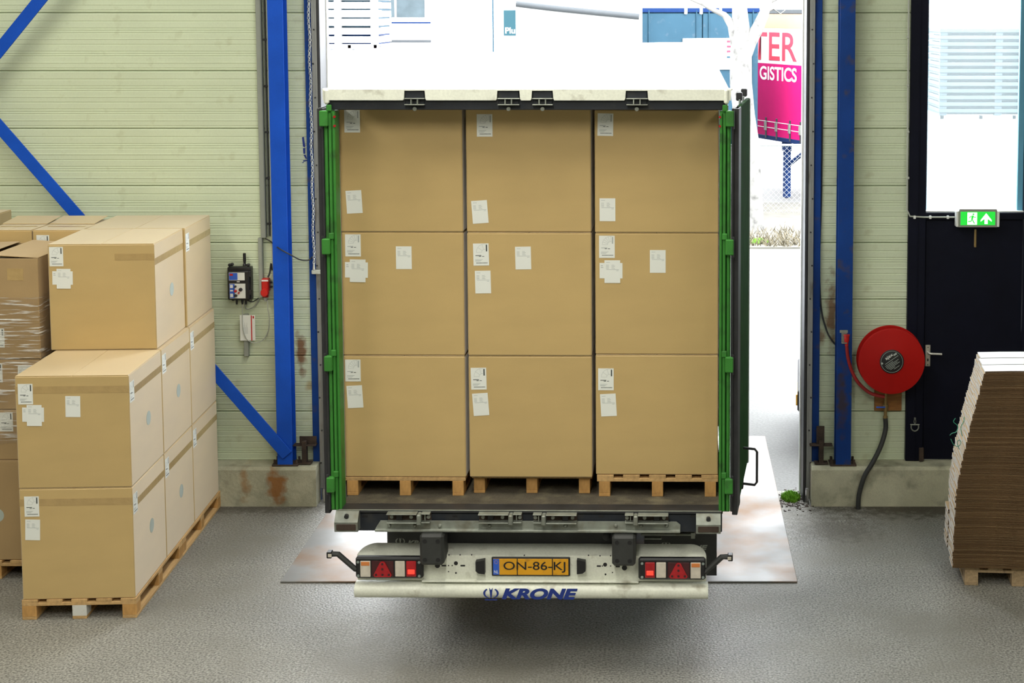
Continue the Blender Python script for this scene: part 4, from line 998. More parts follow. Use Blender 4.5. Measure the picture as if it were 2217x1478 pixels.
# galvanised rail with bolts
a, c = tl(812, 1129, -0.06), tl(1473, 1151, -0.06)
rail = MB().prism([(a.x, c.z+0.012), (a.x+0.005, c.z), (c.x, c.z), (c.x, a.z-0.020), (c.x-0.025, a.z), (a.x+0.03, a.z)], 'y', -0.045, -0.03).build('protection_rail', M['galv'], tr)
MB().cbox(a.x, c.x, -0.075, -0.03, c.z-0.004, c.z+0.012, 0.003).build('rail_lip', M['galv'], rail)
for u in (843, 898, 952, 1060, 1224, 1333, 1388, 1443):
    p = tl(u, 1138, -0.05); MB().lathe([(0.013, 0), (0.012, 0.006), (0.007, 0.012), (0.001, 0.013)], 12, 0, Matrix.Translation((p.x, -0.045, p.z)) @ FACE).build('bolt', M['galv'], rail, smooth=40)
# corner stop boxes
for (u0, v0, u1, v1) in ((727, 1106, 778, 1146), (1507, 1112, 1560, 1150)):
    a, c = tl(u0, v0, -0.05), tl(u1, v1, -0.05); x0, x1, z1, z0 = a.x, c.x, a.z, c.z; h = z1-z0
    k = MB().prism([(-0.02, z1), (-0.02, z0), (-0.095, z0), (-0.10, z0+h*0.52), (-0.05, z1)], 'x', x0, x1).build('corner_stop', M['galv'], tr)
    MB().cbox(x0+0.012, x1-0.012, -0.102, -0.09, z0+0.01, z0+h*0.44, 0.004).build('stop_pad', M['rusty_steel'], k)
    MB().cyl(((x0+x1)/2, -0.07, z1-0.022), ((x0+x1)/2, -0.088, z1-0.026), 0.014, n=12).build('bolt', M['dark_steel'], k)
# light panel
zp0, zp1, zpt2 = tl(1140, 1257, 0.0).z, tl(1140, 1206, 0.0).z, tl(1140, 1181, 0.10).z
xl, xr = tl(774, 1230, 0).x, tl(1529, 1230, 0).x
panel = MB().cbox(xl, xr, 0.0, 0.03, zp0, zp1, 0.003).build('light_panel', M['trailer_white'], tr)
mb = MB(); n = 14; ring0 = None                           # sloping shelf on top with rounded ends
outl = []
yb = 0.16
for k in range(n//2+1): t_ = k/(n//2)*PI/2; outl.append((xl + 0.10 - 0.10*math.cos(t_), 0.0 + yb*0.999*math.sin(t_)))
for k in range(n//2+1): t_ = PI/2 - k/(n//2)*PI/2; outl.append((xr - 0.10 + 0.10*math.cos(t_), yb*0.999*math.sin(t_)))
vsx = [(x, y, zp1 + 0.012 + (zpt2-zp1-0.0)*y/yb*0.55) for x, y in outl] + [(x, y, zp1 - 0.004) for x, y in outl]
k = len(outl)
mb.add(vsx, [list(range(k))[::-1], list(range(k, 2*k))] + [[i, (i+1) % k, (i+1) % k + k, i+k] for i in range(k)])
mb.build('panel_shelf', M['trailer_white'], panel)
MB().cbox(tl(915, 1250, 0).x, tl(1383, 1250, 0).x, -0.035, 0.0, zp0, zp0+0.012, 0.003).build('panel_lip', M['trailer_white'], panel)
for (u, v, r_) in ((1388,1225,0.0),(987,1219,0.013),(947,1224,0.017),(1310,1222,0.013),(1352,1229,0.017),(971,1224,0.004),(979,1224,0.004),(1304,1225,0.004),(1322,1225,0.004),(971,1237,0.004),(987,1240,0.006),(1311,1243,0.006),(1326,1239,0.004),
                   (972,1201,0.004),(996,1201,0.004),(1021,1201,0.004),(1135,1202,0.004),(1274,1202,0.004),(1299,1203,0.004),(1322,1203,0.004)):
    if r_: p = tl(u, v, -0.002); MB().cyl((p.x, 0.004, p.z), (p.x, -0.0015, p.z), r_, n=14).build('hole', M['black_plastic'], panel)
for (u0, u1, v) in ((956, 966, 1224), (997, 1007, 1224), (1292, 1301, 1225), (1333, 1342, 1226)):
    a = tl(u0, v, 0); c = tl(u1, v, 0); MB().cbox(a.x, c.x, -0.0015, 0.004, a.z-0.005, a.z+0.005, 0.0007).build('slot', M['black_plastic'], panel)
# tail light clusters
def cluster(u0, v0, u1, v1, mirror):
    a, c = tl(u0, v0, -0.05), tl(u1, v1, -0.05); x0, x1, z1, z0 = a.x, c.x, a.z, c.z; w, h = x1-x0, z1-z0
    f = (lambda t: x0+w*t) if not mirror else (lambda t: x1-w*t)
    k = MB().cbox(x0, x1, -0.05, 0.0, z0, z1, 0.012).build('light_cluster', M['black_plastic'], tr)
    def ln(name, t0, t1, s0, s1, mat, y=-0.058): return MB().cbox(*sorted((f(t0), f(t1))), y, -0.045, z0+h*s0, z0+h*s1, 0.003).build(name, M[mat], k)
    MB().cbox(x0+0.006, x1-0.006, -0.056, -0.048, z1-h*0.13, z1-0.004, 0.003).build('top_rim', M['dark_steel'], k)
    ln('indicator_lens', 0.075, 0.225, 0.10, 0.84, 'lens_clear'); ln('indicator_top', 0.085, 0.215, 0.62, 0.82, 'lens_orange', -0.060)
    ln('reflector_field', 0.24, 0.565, 0.10, 0.84, 'lens_dark', -0.054)
    mx = [f(0.27), f(0.54)]; cxm = (mx[0]+mx[1])/2; hwt = abs(mx[1]-mx[0])/2
    MB().prism([(cxm-hwt, z0+h*0.20), (cxm-hwt*0.86, z0+h*0.11), (cxm+hwt*0.86, z0+h*0.11), (cxm+hwt, z0+h*0.20), (cxm+hwt*0.28, z0+h*0.78), (cxm+hwt*0.1, z0+h*0.83), (cxm-hwt*0.1, z0+h*0.83), (cxm-hwt*0.28, z0+h*0.78)], 'y', -0.054, -0.062).build('triangle_reflector', M['lens_red'], k)
    for (tx, tz) in ((0, 0.72), (0, 0.48), (0, 0.22), (-0.7, 0.22), (0.7, 0.22)): MB().cyl((cxm+tx*hwt, -0.060, z0+h*tz), (cxm+tx*hwt, -0.0635, z0+h*tz), 0.008, n=8).build('reflector_dot', M['lens_dark'], k)
    ln('reversing_lens', 0.59, 0.735, 0.12, 0.84, 'lens_clear')
    ln('tail_lens', 0.755, 0.90, 0.12, 0.84, 'lens_red'); ln('lit_lamp', 0.775, 0.88, 0.24, 0.46, 'lens_lit', -0.0605)
    for tx in (0.04, 0.945):
        for tz in (0.14, 0.78): MB().cyl((f(tx), -0.05, z0+h*tz), (f(tx), -0.054, z0+h*tz), 0.009, n=8).build('screw', M['door_grey'], k)
cluster(769, 1206, 916, 1253, False); cluster(1382, 1209, 1528, 1256, True)
# rubber buffers
for (u0, v0, u1, v1) in ((909, 1155, 962, 1222), (1325, 1158, 1376, 1224)):
    a, c = tl(u0, v0, -0.10), tl(u1, v1, -0.10); x0, x1, z1, z0 = a.x, c.x, a.z, c.z
    k = MB().cbox(x0, x1, -0.12, 0.06, z0, z1, 0.016).build('rubber_buffer', M['black_rubber'], tr)
    for tx in (0.22, 0.76):
        for tz in (0.19, 0.79):
            p = (x0+(x1-x0)*tx, z0+(z1-z0)*tz); MB().cyl((p[0], -0.1195, p[1]), (p[0], -0.1212, p[1]), 0.014, n=14).build('bolt_hole', M['black_plastic'], k)
# number plate and its lamps
a, c = tl(1064, 1206, -0.02), tl(1234, 1248, -0.02); x0, x1, z1, z0 = a.x, c.x, a.z, c.z
np_ = MB().cbox(x0, x1, -0.016, -0.002, z0, z1, 0.005).build('number_plate', M['black_plastic'], tr)
MB().cbox(x0+0.010, x1-0.010, -0.019, -0.015, z0+0.010, z1-0.010, 0.001).build('plate_face', M['plate_yellow'], np_)
MB().box(x0+0.010, x0+0.050, -0.0196, -0.019, z0+0.011, z1-0.011).build('blue_band', M['plate_blue'], np_)
inst('lettering', text_mesh('NL', M['paper'], 0.020, 0.028), np_, (x0+0.030, -0.0200, z0+0.030))
mb = MB()
for k in range(12): t_ = 2*PI*k/12; mb.prism([(x0+0.030+0.011*math.cos(t_)+0.0018*math.cos(q), z1-0.032+0.011*math.sin(t_)+0.0018*math.sin(q)) for q in [2*PI*j/5 for j in range(5)]], 'y', -0.0196, -0.0200)
mb.build('star_ring', M['plate_yellow'], np_)
inst('lettering', text_mesh('ON-86-KJ', M['black_plastic'], 0.072, 0.40, bold=0.006), np_, ((x0+0.05+x1-0.01)/2+0.004, -0.0200, (z0+z1)/2-0.001))
for u in (1120, 1196): p = tl(u, 1227, -0.02); MB().box(p.x-0.0028, p.x+0.0028, -0.0215, -0.0195, z0+0.006, z1-0.004).build('plate_divider', M['black_plastic'], np_)
for (u0, u1, s1) in ((1030, 1050, 1), (1249, 1268, -1)):
    a, c = tl(u0, 1211, -0.03), tl(u1, 1241, -0.03)
    zz = (a.z-c.z)
    q = [(a.x, a.z-0.01), (c.x, a.z), (c.x, c.z), (a.x+0.02, c.z+0.004), (a.x, c.z+0.02)] if s1 > 0 else [(c.x, a.z-0.01), (a.x, a.z), (a.x, c.z), (c.x-0.02, c.z+0.004), (c.x, c.z+0.02)]
    MB().prism(q, 'y', -0.045, 0.0).build('plate_lamp', M['black_plastic'], tr)
# under-run bar with lettering
zb0, zb1 = tl(1150, 1300.5, -0.06).z, tl(1150, 1268.5, -0.06).z
xb0, xb1 = tl(766, 1284, -0.06).x, tl(1533, 1284, -0.06).x
hz = (zb1-zb0)/2; mz = (zb0+zb1)/2
prof = [(0.02-0.075*math.cos(t_)**0.6 if math.cos(t_) > 0 else 0.02, mz+hz*math.sin(t_)) for t_ in [R(-90)+R(180)*k/14 for k in range(15)]]
prof = prof + [(0.035, zb1), (0.035, zb0)]
bar_ = MB().prism(prof, 'x', xb0, xb1).build('underrun_bar', M['trailer_white'], tr, smooth=40)
for (u0, u1) in ((943, 974), (1330, 1360)):
    a, c = tl(u0, 1257, 0.02), tl(u1, 1268, 0.02)
    MB().cbox(a.x, c.x, -0.01, 0.05, zb1-0.004, zp0+0.004, 0.003).build('bar_bracket', M['galv'], bar_)
yk = -0.0562
def lettering(s, u0, u1, v0, v1, y, mat, par, shear=0.25, bold=0.05):
    a, c = tl(u0, v0, y), tl(u1, v1, y)
    inst('lettering', text_mesh(s, mat, a.z-c.z, c.x-a.x, shear, bold), par, ((a.x+c.x)/2, y, (a.z+c.z)/2))
def crown(u0, u1, v0, v1, y, mat, par):
    a, c = tl(u0, v0, y), tl(u1, v1, y); cx, w, h, zb = (a.x+c.x)/2, c.x-a.x, a.z-c.z, c.z
    mb = MB()
    P = lambda q: [(cx+x*w/2, zb+z*h) for x, z in q]
    mb.prism(P([(-0.8, 0.0), (0.8, 0.0), (0.8, 0.09), (-0.8, 0.09)]), 'y', y, y-0.0006)
    for sx in (-1, 1):
        arc_o = [(sx*(1.0*math.cos(t_)), 0.55+0.42*math.sin(t_)) for t_ in [R(-70)+R(125)*k/10 for k in range(11)]]
        arc_i = [(sx*(0.74*math.cos(t_)), 0.53+0.36*math.sin(t_)) for t_ in [R(55)-R(125)*k/10 for k in range(11)]]
        for i_ in range(10):
            q = [arc_o[i_], arc_o[i_+1], arc_i[9-i_], arc_i[10-i_]]; mb.prism(P(q), 'y', y, y-0.0006)
    mb.prism(P([(-0.07, 0.18), (0.07, 0.18), (0.24, 0.98), (0.0, 0.80), (-0.24, 0.98)]), 'y', y, y-0.0006)
    mb.build('crown_emblem', mat, par)
lettering('KRONE', 1086, 1251, 1273, 1298, yk, M['blue_print'], bar_); crown(1046, 1080, 1271, 1299, yk, M['blue_print'], bar_)
# marker arms
for sx, pts in ((-1, [(716,1199),(732,1199),(770,1232)]), (1, [(1579,1205),(1563,1205),(1527,1238)])):
    P = [tl(u, v, -0.03) for u, v in pts]; P = [P[0], P[1], P[2], P[2]+Vector((-sx*0.02, 0.03, -0.01))]
    k = MB().tube(P, [0.019, 0.019, 0.018, 0.018], 8).build('marker_arm', M['black_rubber'], tr)
    p = P[0]; MB().cbox(p.x-0.022 if sx < 0 else p.x-0.010, p.x+0.010 if sx < 0 else p.x+0.022, -0.056, -0.005, p.z-0.021, p.z+0.021, 0.004).build('marker_lamp', M['black_plastic'], k)
    MB().cbox(p.x-0.012, p.x+0.012, -0.0585, -0.055, p.z-0.012, p.z+0.010, 0.002).build('marker_lens', M['lens_clear'], k)
# chassis, axles, wheels, mud flaps
for sx in (-1, 1): MB().cbox(sx*0.62-0.05, sx*0.62+0.05, 0.10, LEN, 0.78, ZF-0.04, 0.006).build('chassis_beam', M['dark_steel'], tr)
MB().cbox(-1.2, 1.2, 0.12, 0.20, ZF-0.14, ZF-0.04, 0.004).build('cross_member', M['dark_steel'], tr)
MB().cbox(-0.62, 0.62, 0.16, 0.22, zp0+0.01, ZF-0.14, 0.004).build('panel_support', M['dark_steel'], tr)
for y in (2.55, 3.86, 5.17):
    MB().cyl((-1.0, y, 0.52), (1.0, y, 0.52), 0.06, n=12).build('axle', M['dark_steel'], tr)
    for sx in (-1, 1):
        Mx = Matrix.Translation((sx*1.06, y, 0.52)) @ Matrix.Rotation(R(90)*sx, 4, 'Y')
        w = MB().lathe([(0.30, -0.19), (0.44, -0.19), (0.50, -0.17), (0.52, -0.13), (0.52, 0.13), (0.50, 0.17), (0.44, 0.19), (0.30, 0.19)], 40, 0, Mx).build('tyre', M['tyre'], tr, smooth=35)
        MB().lathe([(0.05, -0.06), (0.29, -0.06), (0.30, 0.185), (0.27, 0.17), (0.22, 0.05), (0.12, 0.06), (0.10, 0.14), (0.02, 0.15)], 28, 0, Mx).build('rim', M['galv'], w, smooth=35)
        MB().cbox(*sorted((sx*0.86, sx*1.27)), y-0.40, y+0.40, 1.055, 1.068, 0.003).build('mudguard', M['black_plastic'], tr)
for (u0, u1) in ((838, 985), (1395, 1552)):
    yF = 0.9
    a = tl(u0, 1150, yF); c = tl(u1, 1150, yF)
    fl = MB().cbox(max(a.x, -1.262), min(c.x, 1.262), yF, yF+0.008, 0.33, 1.06, 0.002).build('mud_flap', M['black_rubber'], tr)
    if u0 < 1000: lettering('KRONE', 882, 950, 1169, 1181, yF-0.001, M['grey_plastic'], fl); crown(856, 877, 1163, 1181, yF-0.001, M['grey_plastic'], fl)
    else: lettering('KRONE', 1457, 1532, 1179, 1190, yF-0.001, M['grey_plastic'], fl); crown(1431, 1453, 1172, 1190, yF-0.001, M['grey_plastic'], fl)
k = tb('lock_holder', 1388, 1155, 1506, 1160, 0.10, 0.16, 'galv'); tb('holder_bar', 1395, 1165, 1432, 1168, 0.10, 0.14, 'galv', k, 0.002); tb('holder_clip', 1496, 1153, 1505, 1166, 0.09, 0.14, 'galv', k, 0.002)
MB().lathe([(0.028, 0), (0.028, 0.02), (0.02, 0.026), (0.001, 0.026)], 14, 0, Matrix.Translation((tl(1313, 1161, 0.1).x, 0.12, tl(1313, 1161, 0.1).z)) @ FACE).build('coupling_cap', M['dark_steel'], tr, smooth=40)

# --- load of the trailer (positions in trailer coordinates)
def tw(x, y, z): return Tm @ Vector((x, y, z))
YL = 0.275
colx = [tl(742, 700, YL).x, tl(1013, 700, YL).x, tl(1289, 700, YL).x]
colw = [0.800, 0.812, 0.805]
ZC = [[1.234, 2.053, 2.872], [1.234, 2.053, 2.872], [1.256, 2.063, 2.870]]; CHS = [0.816, 0.816, 0.804]; zcar = [1.256, 2.079, 2.902]; CH = 0.816
GT, GP = 'cartons loaded in the trailer', 'pallets loaded in the trailer'
pl_off = (0.0, 0.012, 0.0)
for i, nm in enumerate(('left', 'middle', 'right')):
    w = colw[i]; xc = colx[i] + w/2
    (pallet if i == 2 else cross_pallet)('%s pallet of the three at the trailer door' % nm, tw(xc+0.004*(i-1), YL-0.005+(0.06 if i == 1 else 0.0), ZF), TZR, GP, *((PAL_SLIM,) if i == 2 else ()))
rowname = {2: 'top', 1: 'middle', 0: 'bottom'}
cl = {
 (0,2): [('A', 745,238,0), ('B', 748,413,-3)], (1,2): [('A', 1032,247,0), ('B', 1020,435,-4)], (2,2): [('A', 1294,245,1), ('B', 1298,429,0)],
 (0,1): [('A', 747,507,0), ('C', 747,561,1), ('B', 857,533,0)], (1,1): [('E', 1024,527,-1), ('B', 1028,586,-1), ('B', 1115,534,-1)], (2,1): [('A', 1297,510,0), ('C', 1298,563,0), ('B', 1407,541,0)],
 (0,0): [('A', 747,778,0), ('B', 750,835,-3)], (1,0): [('E', 1019,796,-1), ('B', 1022,852,-4)], (2,0): [('E', 1295,797,0), ('B', 1299,853,-3)]}
desc = {(0,2): 'its label partly under the header', (1,2): 'elbow pipe label near its upper corner', (2,2): 'label sheets upper left and lower left',
        (0,1): 'overlapping crosswise labels at its left edge', (1,1): 'two stacked labels and a third to the right', (2,1): 'overlapping crosswise labels beside the centre carton',
        (0,0): 'standing on the left pallet', (1,0): 'standing on the middle pallet', (2,0): 'standing on the right pallet'}
for i, nm in enumerate(('left', 'middle', 'right')):
    w = colw[i]
    for r in (0, 1, 2):
        yq = YL + 0.004*((i+r) % 2)
        z0 = ZC[i][r]; CHi = CHS[i]; labs = []
        for (k, u, v, an) in cl[i, r]:
            p = tl(u, v, yq); labs.append((k, max(0.004, p.x-colx[i]), max(0.01, z0+CHi-p.z), an))
        pos = 'centre' if (i, r) == (1, 1) else ('%s %s' % (rowname[r], nm) if r != 1 else '%s middle-row' % nm)
        carton('%s carton in the trailer, %s' % (pos, desc[i, r]), tw(colx[i]+w/2, yq, z0), (w, 0.80, CHi), TZR, GT, labels=labs)
# second row: its left column shows beside the first one
pallet('second row pallet deep in the trailer at its left side', tw(-0.80, 1.52, ZF), TZR, GP)
for r in (0, 1, 2):
    carton('%s second-row carton glimpsed beside the green left post' % rowname[r], tw(-0.80, 1.53, zcar[r]), (0.80, 0.80, CH), TZR, 'second row cartons in the trailer', labels=(('A', 0.02, 0.04, 0), ('B', 0.02, 0.21, 0)))

# ------------------------------------------------------------------ steel plate in the doorway
pl = MB(); pl.cbox(-2.945, 0.966, 11.02, 14.9, 0.001, 0.013, 0.003)
tag(pl.build('steel_plate', M['steel_plate']), 'large rusty steel plate lying across the doorway under the trailer', 'steel plate')
# mossy clump and leaf litter at the right jamb
random.seed(21)
def tufts(name, cx, cy, rx, ry, n, hmin, hmax, mat, label, cat, wd=0.004, kind='stuff'):
    mb = MB()
    for _ in range(n):
        a_ = random.uniform(0, 2*PI); r_ = math.sqrt(random.random())
        x, y = cx+rx*r_*math.cos(a_), cy+ry*r_*math.sin(a_); h = random.uniform(hmin, hmax)*(1.1-0.6*r_); b_ = random.uniform(0, 2*PI)
        dx, dy = wd*math.cos(b_), wd*math.sin(b_); lx, ly = random.uniform(-1, 1)*h*0.6, random.uniform(-1, 1)*h*0.6
        mb.add([(x-dx, y-dy, 0), (x+dx, y+dy, 0), (x+lx*0.5+dx*0.7, y+ly*0.5+dy*0.7, h*0.7), (x+lx*0.5-dx*0.7, y+ly*0.5-dy*0.7, h*0.7), (x+lx, y+ly, h)], [(0,1,2,3), (3,2,4)])
    return tag(mb.build(name, M[mat]), label, cat, None, kind)
c_ = at_floor(1712, 1078); tufts('moss_clump', c_.x, c_.y, 0.085, 0.13, 900, 0.02, 0.075, 'moss', 'bright green moss tuft at the right door jamb', 'moss')
mb = MB()
for _ in range(160):
    x, y = c_.x+random.gauss(0.03, 0.09), c_.y-0.08+random.gauss(0, 0.14); s_ = random.uniform(0.004, 0.014); a_ = random.uniform(0, PI)
    mb.cbox(-s_, s_, -s_*0.6, s_*0.6, 0, random.uniform(0.002, 0.008), 0.0008, 0, Matrix.Translation((max(x, 0.98), y, 0)) @ Matrix.Rotation(a_, 4, 'Z'))
tag(mb.build('leaf_litter', M['rusty_steel']), 'dark crumbs of leaf litter around the moss tuft', 'litter', None, 'stuff')

# ------------------------------------------------------------------ the yard outside
# verge with dry grass
struct(MB().box(-14, 16, 26.9, 33.2, 0.0, 0.03).build('trim_4', M['verge']), 'grassy verge beyond the yard')
mb = MB(); random.seed(31)
for _ in range(5200):
    x = random.uniform(0.2, 10.5); y = 26.95 + abs(random.gauss(0, 0.9)); h = random.uniform(0.04, 0.17); b_ = random.uniform(0, 2*PI); wd = 0.012
    dx, dy = wd*math.cos(b_), wd*math.sin(b_); lx, ly = random.uniform(-1, 1)*h, random.uniform(-1, 1)*h
    mb.add([(x-dx, y-dy, 0.03), (x+dx, y+dy, 0.03), (x+lx, y+ly, 0.03+h)], [(0,1,2)])
tag(mb.build('dry_grass', M['dry_grass']), 'dry straw coloured grass along the yard edge', 'grass', None, 'stuff')
p_ = at_floor(1642, 524, 0.03); tufts('grass_tuft', p_.x, p_.y, 0.2, 0.25, 120, 0.03, 0.10, 'moss', 'fresh green tuft in the dry grass near the tree', 'grass', 0.012)
for tft in (bpy.data.objects['grass_tuft'],): tft.location.z += 0.03
# tree
tt = thing('bare_tree', 'pale barked tree forking above the trailer roof, outside', 'tree', (1.55, 29.1, 0.03))
tk = lambda u, v, Y=29.1: at(u, v, Y) - Vector((1.55, 29.1, 0.03))
trunk = [Vector((0, 0, -0.0)), tk(1625, 430), tk(1623, 330), tk(1611, 250), tk(1604, 180), tk(1604, 120), tk(1604, 60), tk(1600, 0), tk(1596, -80), tk(1604, -200), tk(1596, -330)]
MB().tube(trunk, [0.30, 0.235, 0.215, 0.21, 0.215, 0.21, 0.17, 0.135, 0.12, 0.09, 0.03], 14).build('trunk', M['bark'], tt, smooth=60)
MB().tube([tk(1598, 130), tk(1586, 55), tk(1568, 32), tk(1545, 22), tk(1520, 8), tk(1496, -2), tk(1450, -30), tk(1400, -90)], [0.10, 0.10, 0.06, 0.045, 0.04, 0.035, 0.025, 0.01], 10).build('branch', M['bark'], tt, smooth=60)
MB().tube([tk(1608, 130), tk(1622, 90), tk(1640, 62), tk(1654, 30), tk(1664, 0), tk(1680, -70), tk(1700, -190)], [0.15, 0.15, 0.12, 0.10, 0.085, 0.06, 0.02], 10).build('branch', M['bark'], tt, smooth=60)
for (pts, r0) in (([(1654,30),(1675,20),(1690,30),(1700,22)], 0.02), ([(1545,22),(1530,-20),(1500,-60)], 0.02), ([(1660,10),(1720,-20),(1760,-60)], 0.025), ([(1600,0),(1560,-60),(1530,-150)], 0.04)):
    P = [tk(u, v) for u, v in pts]; MB().tube(P, [r0*(1-i/len(P)*0.8) for i in range(len(P))], 6).build('twig', M['bark'], tt, smooth=60)
# fence
fn = thing('wire_fence', 'low chain link fence with a top rail behind the tree', 'fence', (0, 31.4, 0.0))
zt = at(1690, 314, 31.4).z
MB().cyl((-0.4, 0, zt), (13, 0, zt), 0.024, n=8).build('top_rail', M['wire'], fn)
for x in (-0.4, 0.7, 3.4, 6.6, 9.8, 13): MB().cyl((x, 0, 0), (x, 0, zt+0.06), 0.03, n=8).build('post', M['wire'], fn)
mb = MB(); h = zt-0.08; n = int((16+h)/0.11)
for i in range(n):
    for sg in (1, -1):
        x0 = -3 - h + i*0.11; a_, b_ = (x0, 0.05), (x0+h, 0.05+h)
        pa, pb = (a_, b_) if sg > 0 else ((x0+h, 0.05), (x0, 0.05+h))
        if min(pa[0], pb[0]) < -0.4 or max(pa[0], pb[0]) > 13: continue
        mb.cyl((pa[0], 0.01*sg, pa[1]), (pb[0], 0.01*sg, pb[1]), 0.0035, n=3, caps=False)
o = mb.build('wire_mesh', M['wire'], fn); o['kind'] = 'stuff'
# blue container, doors towards the dock
YC = 33.4
c = at(1643, 312, YC); zt_ = at(1643, 17, YC).z; zb_ = c.z; W = 2.87
bc = thing('blue_container', 'blue container with double doors behind the tree', 'container', (c.x, YC, 0), R(25))
MB().cbox(-W, 0, 0.06, 6.0, zb_, zt_, 0.02).build('body', M['container_blue'], bc)
mid = -W*0.49
for x0, x1 in ((-W+0.03, mid-0.012), (mid+0.012, -0.03)):
    dd = MB().cbox(x0, x1, 0.0, 0.06, zb_+0.12, zt_-0.12, 0.01).build('door', M['container_blue'], bc)
    for f_ in (0.1, 0.9):
        x = x0+(x1-x0)*f_; MB().cyl((x, -0.015, zb_+0.05), (x, -0.015, zt_-0.05), 0.014, n=8).build('lock_rod', M['container_blue'], dd)
MB().cbox(-W, 0, -0.02, 0.06, zt_-0.10, zt_, 0.01).build('header', M['leg_blue'], bc); MB().cbox(-W, 0, -0.02, 0.06, zb_, zb_+0.10, 0.01).build('sill', M['leg_blue'], bc)
for k in (-0.42, -0.05, 0.42): MB().cbox(mid+k-0.03, mid+k+0.03, -0.05, 0.0, zt_-0.14, zt_+0.02, 0.01).build('lock_cam', M['white'], bc)
for x in (-W+0.1, -0.1):
    for y in (0.5, 5.2): MB().cbox(x-0.07, x+0.07, y-0.07, y+0.07, 0, zb_, 0.01).build('leg', M['leg_blue'], bc)
pn = MB().box(-1.9, -0.62, -0.035, -0.021, zt_-1.35, zt_-0.66).build('white_panel', M['curtain_white'], bc)
for k in range(3): MB().box(-0.83, -0.66, -0.04, -0.035, zt_-0.76-k*0.11, zt_-0.71-k*0.11).build('letter_stroke', M['curtain_letter'], pn)
MB().box(-0.83, -0.66, -0.04, -0.035, zt_-1.10, zt_-1.06).build('blue_stroke', M['container_blue'], pn)
# red curtain swap body on blue legs
ang = math.atan2(-0.906, 0.423)
o0 = at(1643, 300, 35.4)
rd = thing('red_swap_body', 'red curtain sided swap body on blue legs outside the door', 'swap body', (o0.x, 35.4, 0), ang)
zt_, zb_ = 4.27, 1.37
def zat(u, v):                                        # measurement on the curtain plane -> (along, z)
    dr = Vector((math.cos(ang), math.sin(ang), 0)); nrm = Vector((dr.y, -dr.x, 0)); d = ray(u, v)
    t = (Vector((o0.x, 35.4, 0)) - Vector((0, 0, CAM_H))).dot(nrm)/d.dot(nrm); P = Vector((0, 0, CAM_H)) + d*t
    return (P - Vector((o0.x, 35.4, 0))).dot(dr), P.z
s0, zw0 = zat(1690, 62); s1_, zw1 = zat(1690, 139); _, zt_ = zat(1690, 26); _, zb_ = zat(1690, 297)
L0, L1 = -1.6, 3.2
MB().cbox(L0, L1, 0.02, 2.4, zb_+0.05, zt_, 0.02).build('body', M['curtain_red'], rd)
for nm, za, zb2, mt in (('curtain_top', zw0, zt_-0.04, 'curtain_salmon'), ('curtain_band', zw1, zw0, 'curtain_white'), ('curtain_main', zb_, zw1, 'curtain_red')):
    MB().box(L0, L1, -0.012, 0.02, za, zb2).build(nm, M[mt], rd)
MB().cbox(L0, L1, -0.03, 0.05, zt_-0.04, zt_+0.06, 0.01).build('roof_rail', M['tarp_grey'], rd); MB().cbox(L0, L1, -0.02, 0.05, zb_-0.10, zb_, 0.01).build('floor_rail', M['leg_blue'], rd)
def rlet(s, u0, u1, v0, v1, mat):
    sa, za = zat(u0, (v0+v1)/2); sb, zb2 = zat(u1, (v0+v1)/2); um = (u0+u1)/2; _, zt2 = zat(um, v0); _, zb3 = zat(um, v1)
    inst('lettering', text_mesh(s, M[mat], zt2-zb3, sb-sa, 0, 0.01 if len(s) < 4 else 0.02), rd, ((sa+sb)/2, -0.016, (zt2+zb3)/2))
rlet('TER', 1630, 1727, 70, 131, 'curtain_letter'); rlet('GISTICS', 1646, 1726, 145, 175, 'paper')
for u in (1660, 1683, 1712, 1735, 1760):
    sa, _ = zat(u, 270); k = MB().cbox(sa-0.03, sa+0.03, -0.03, -0.012, zb_-0.06, zb_+0.42, 0.004).build('strap', M['dark_steel'], rd)
    MB().cbox(sa-0.05, sa+0.05, -0.05, -0.03, zb_+0.12, zb_+0.34, 0.006).build('buckle', M['galv'], k)
for zz in (zb_+0.18, zb_+0.32): MB().box(L0, L1, -0.016, -0.012, zz, zz+0.015).build('rope', M['white'], rd)
def leg(u, vb, yy, nm='leg'):
    sa, _ = zat(u, vb); k = MB().cbox(sa-0.07, sa+0.07, yy, yy+0.14, 0.0, zb_-0.08, 0.01).build(nm, M['leg_blue'], rd); return sa, k
sa, k = leg(1696, 432, 0.02); MB().cbox(sa-0.10, sa+0.10, 0.0, 0.16, zb_-0.30, zb_-0.10, 0.01).build('leg_bracket', M['leg_blue'], k)
MB().tube([(sa+0.05, 0.09, 0.75), (sa+1.1, 0.09, zb_-0.12)], 0.05, 6).build('leg_brace', M['leg_blue'], k)
leg(1712, 400, 1.9); leg(1775, 432, 0.02); leg(1785, 432, 1.9)
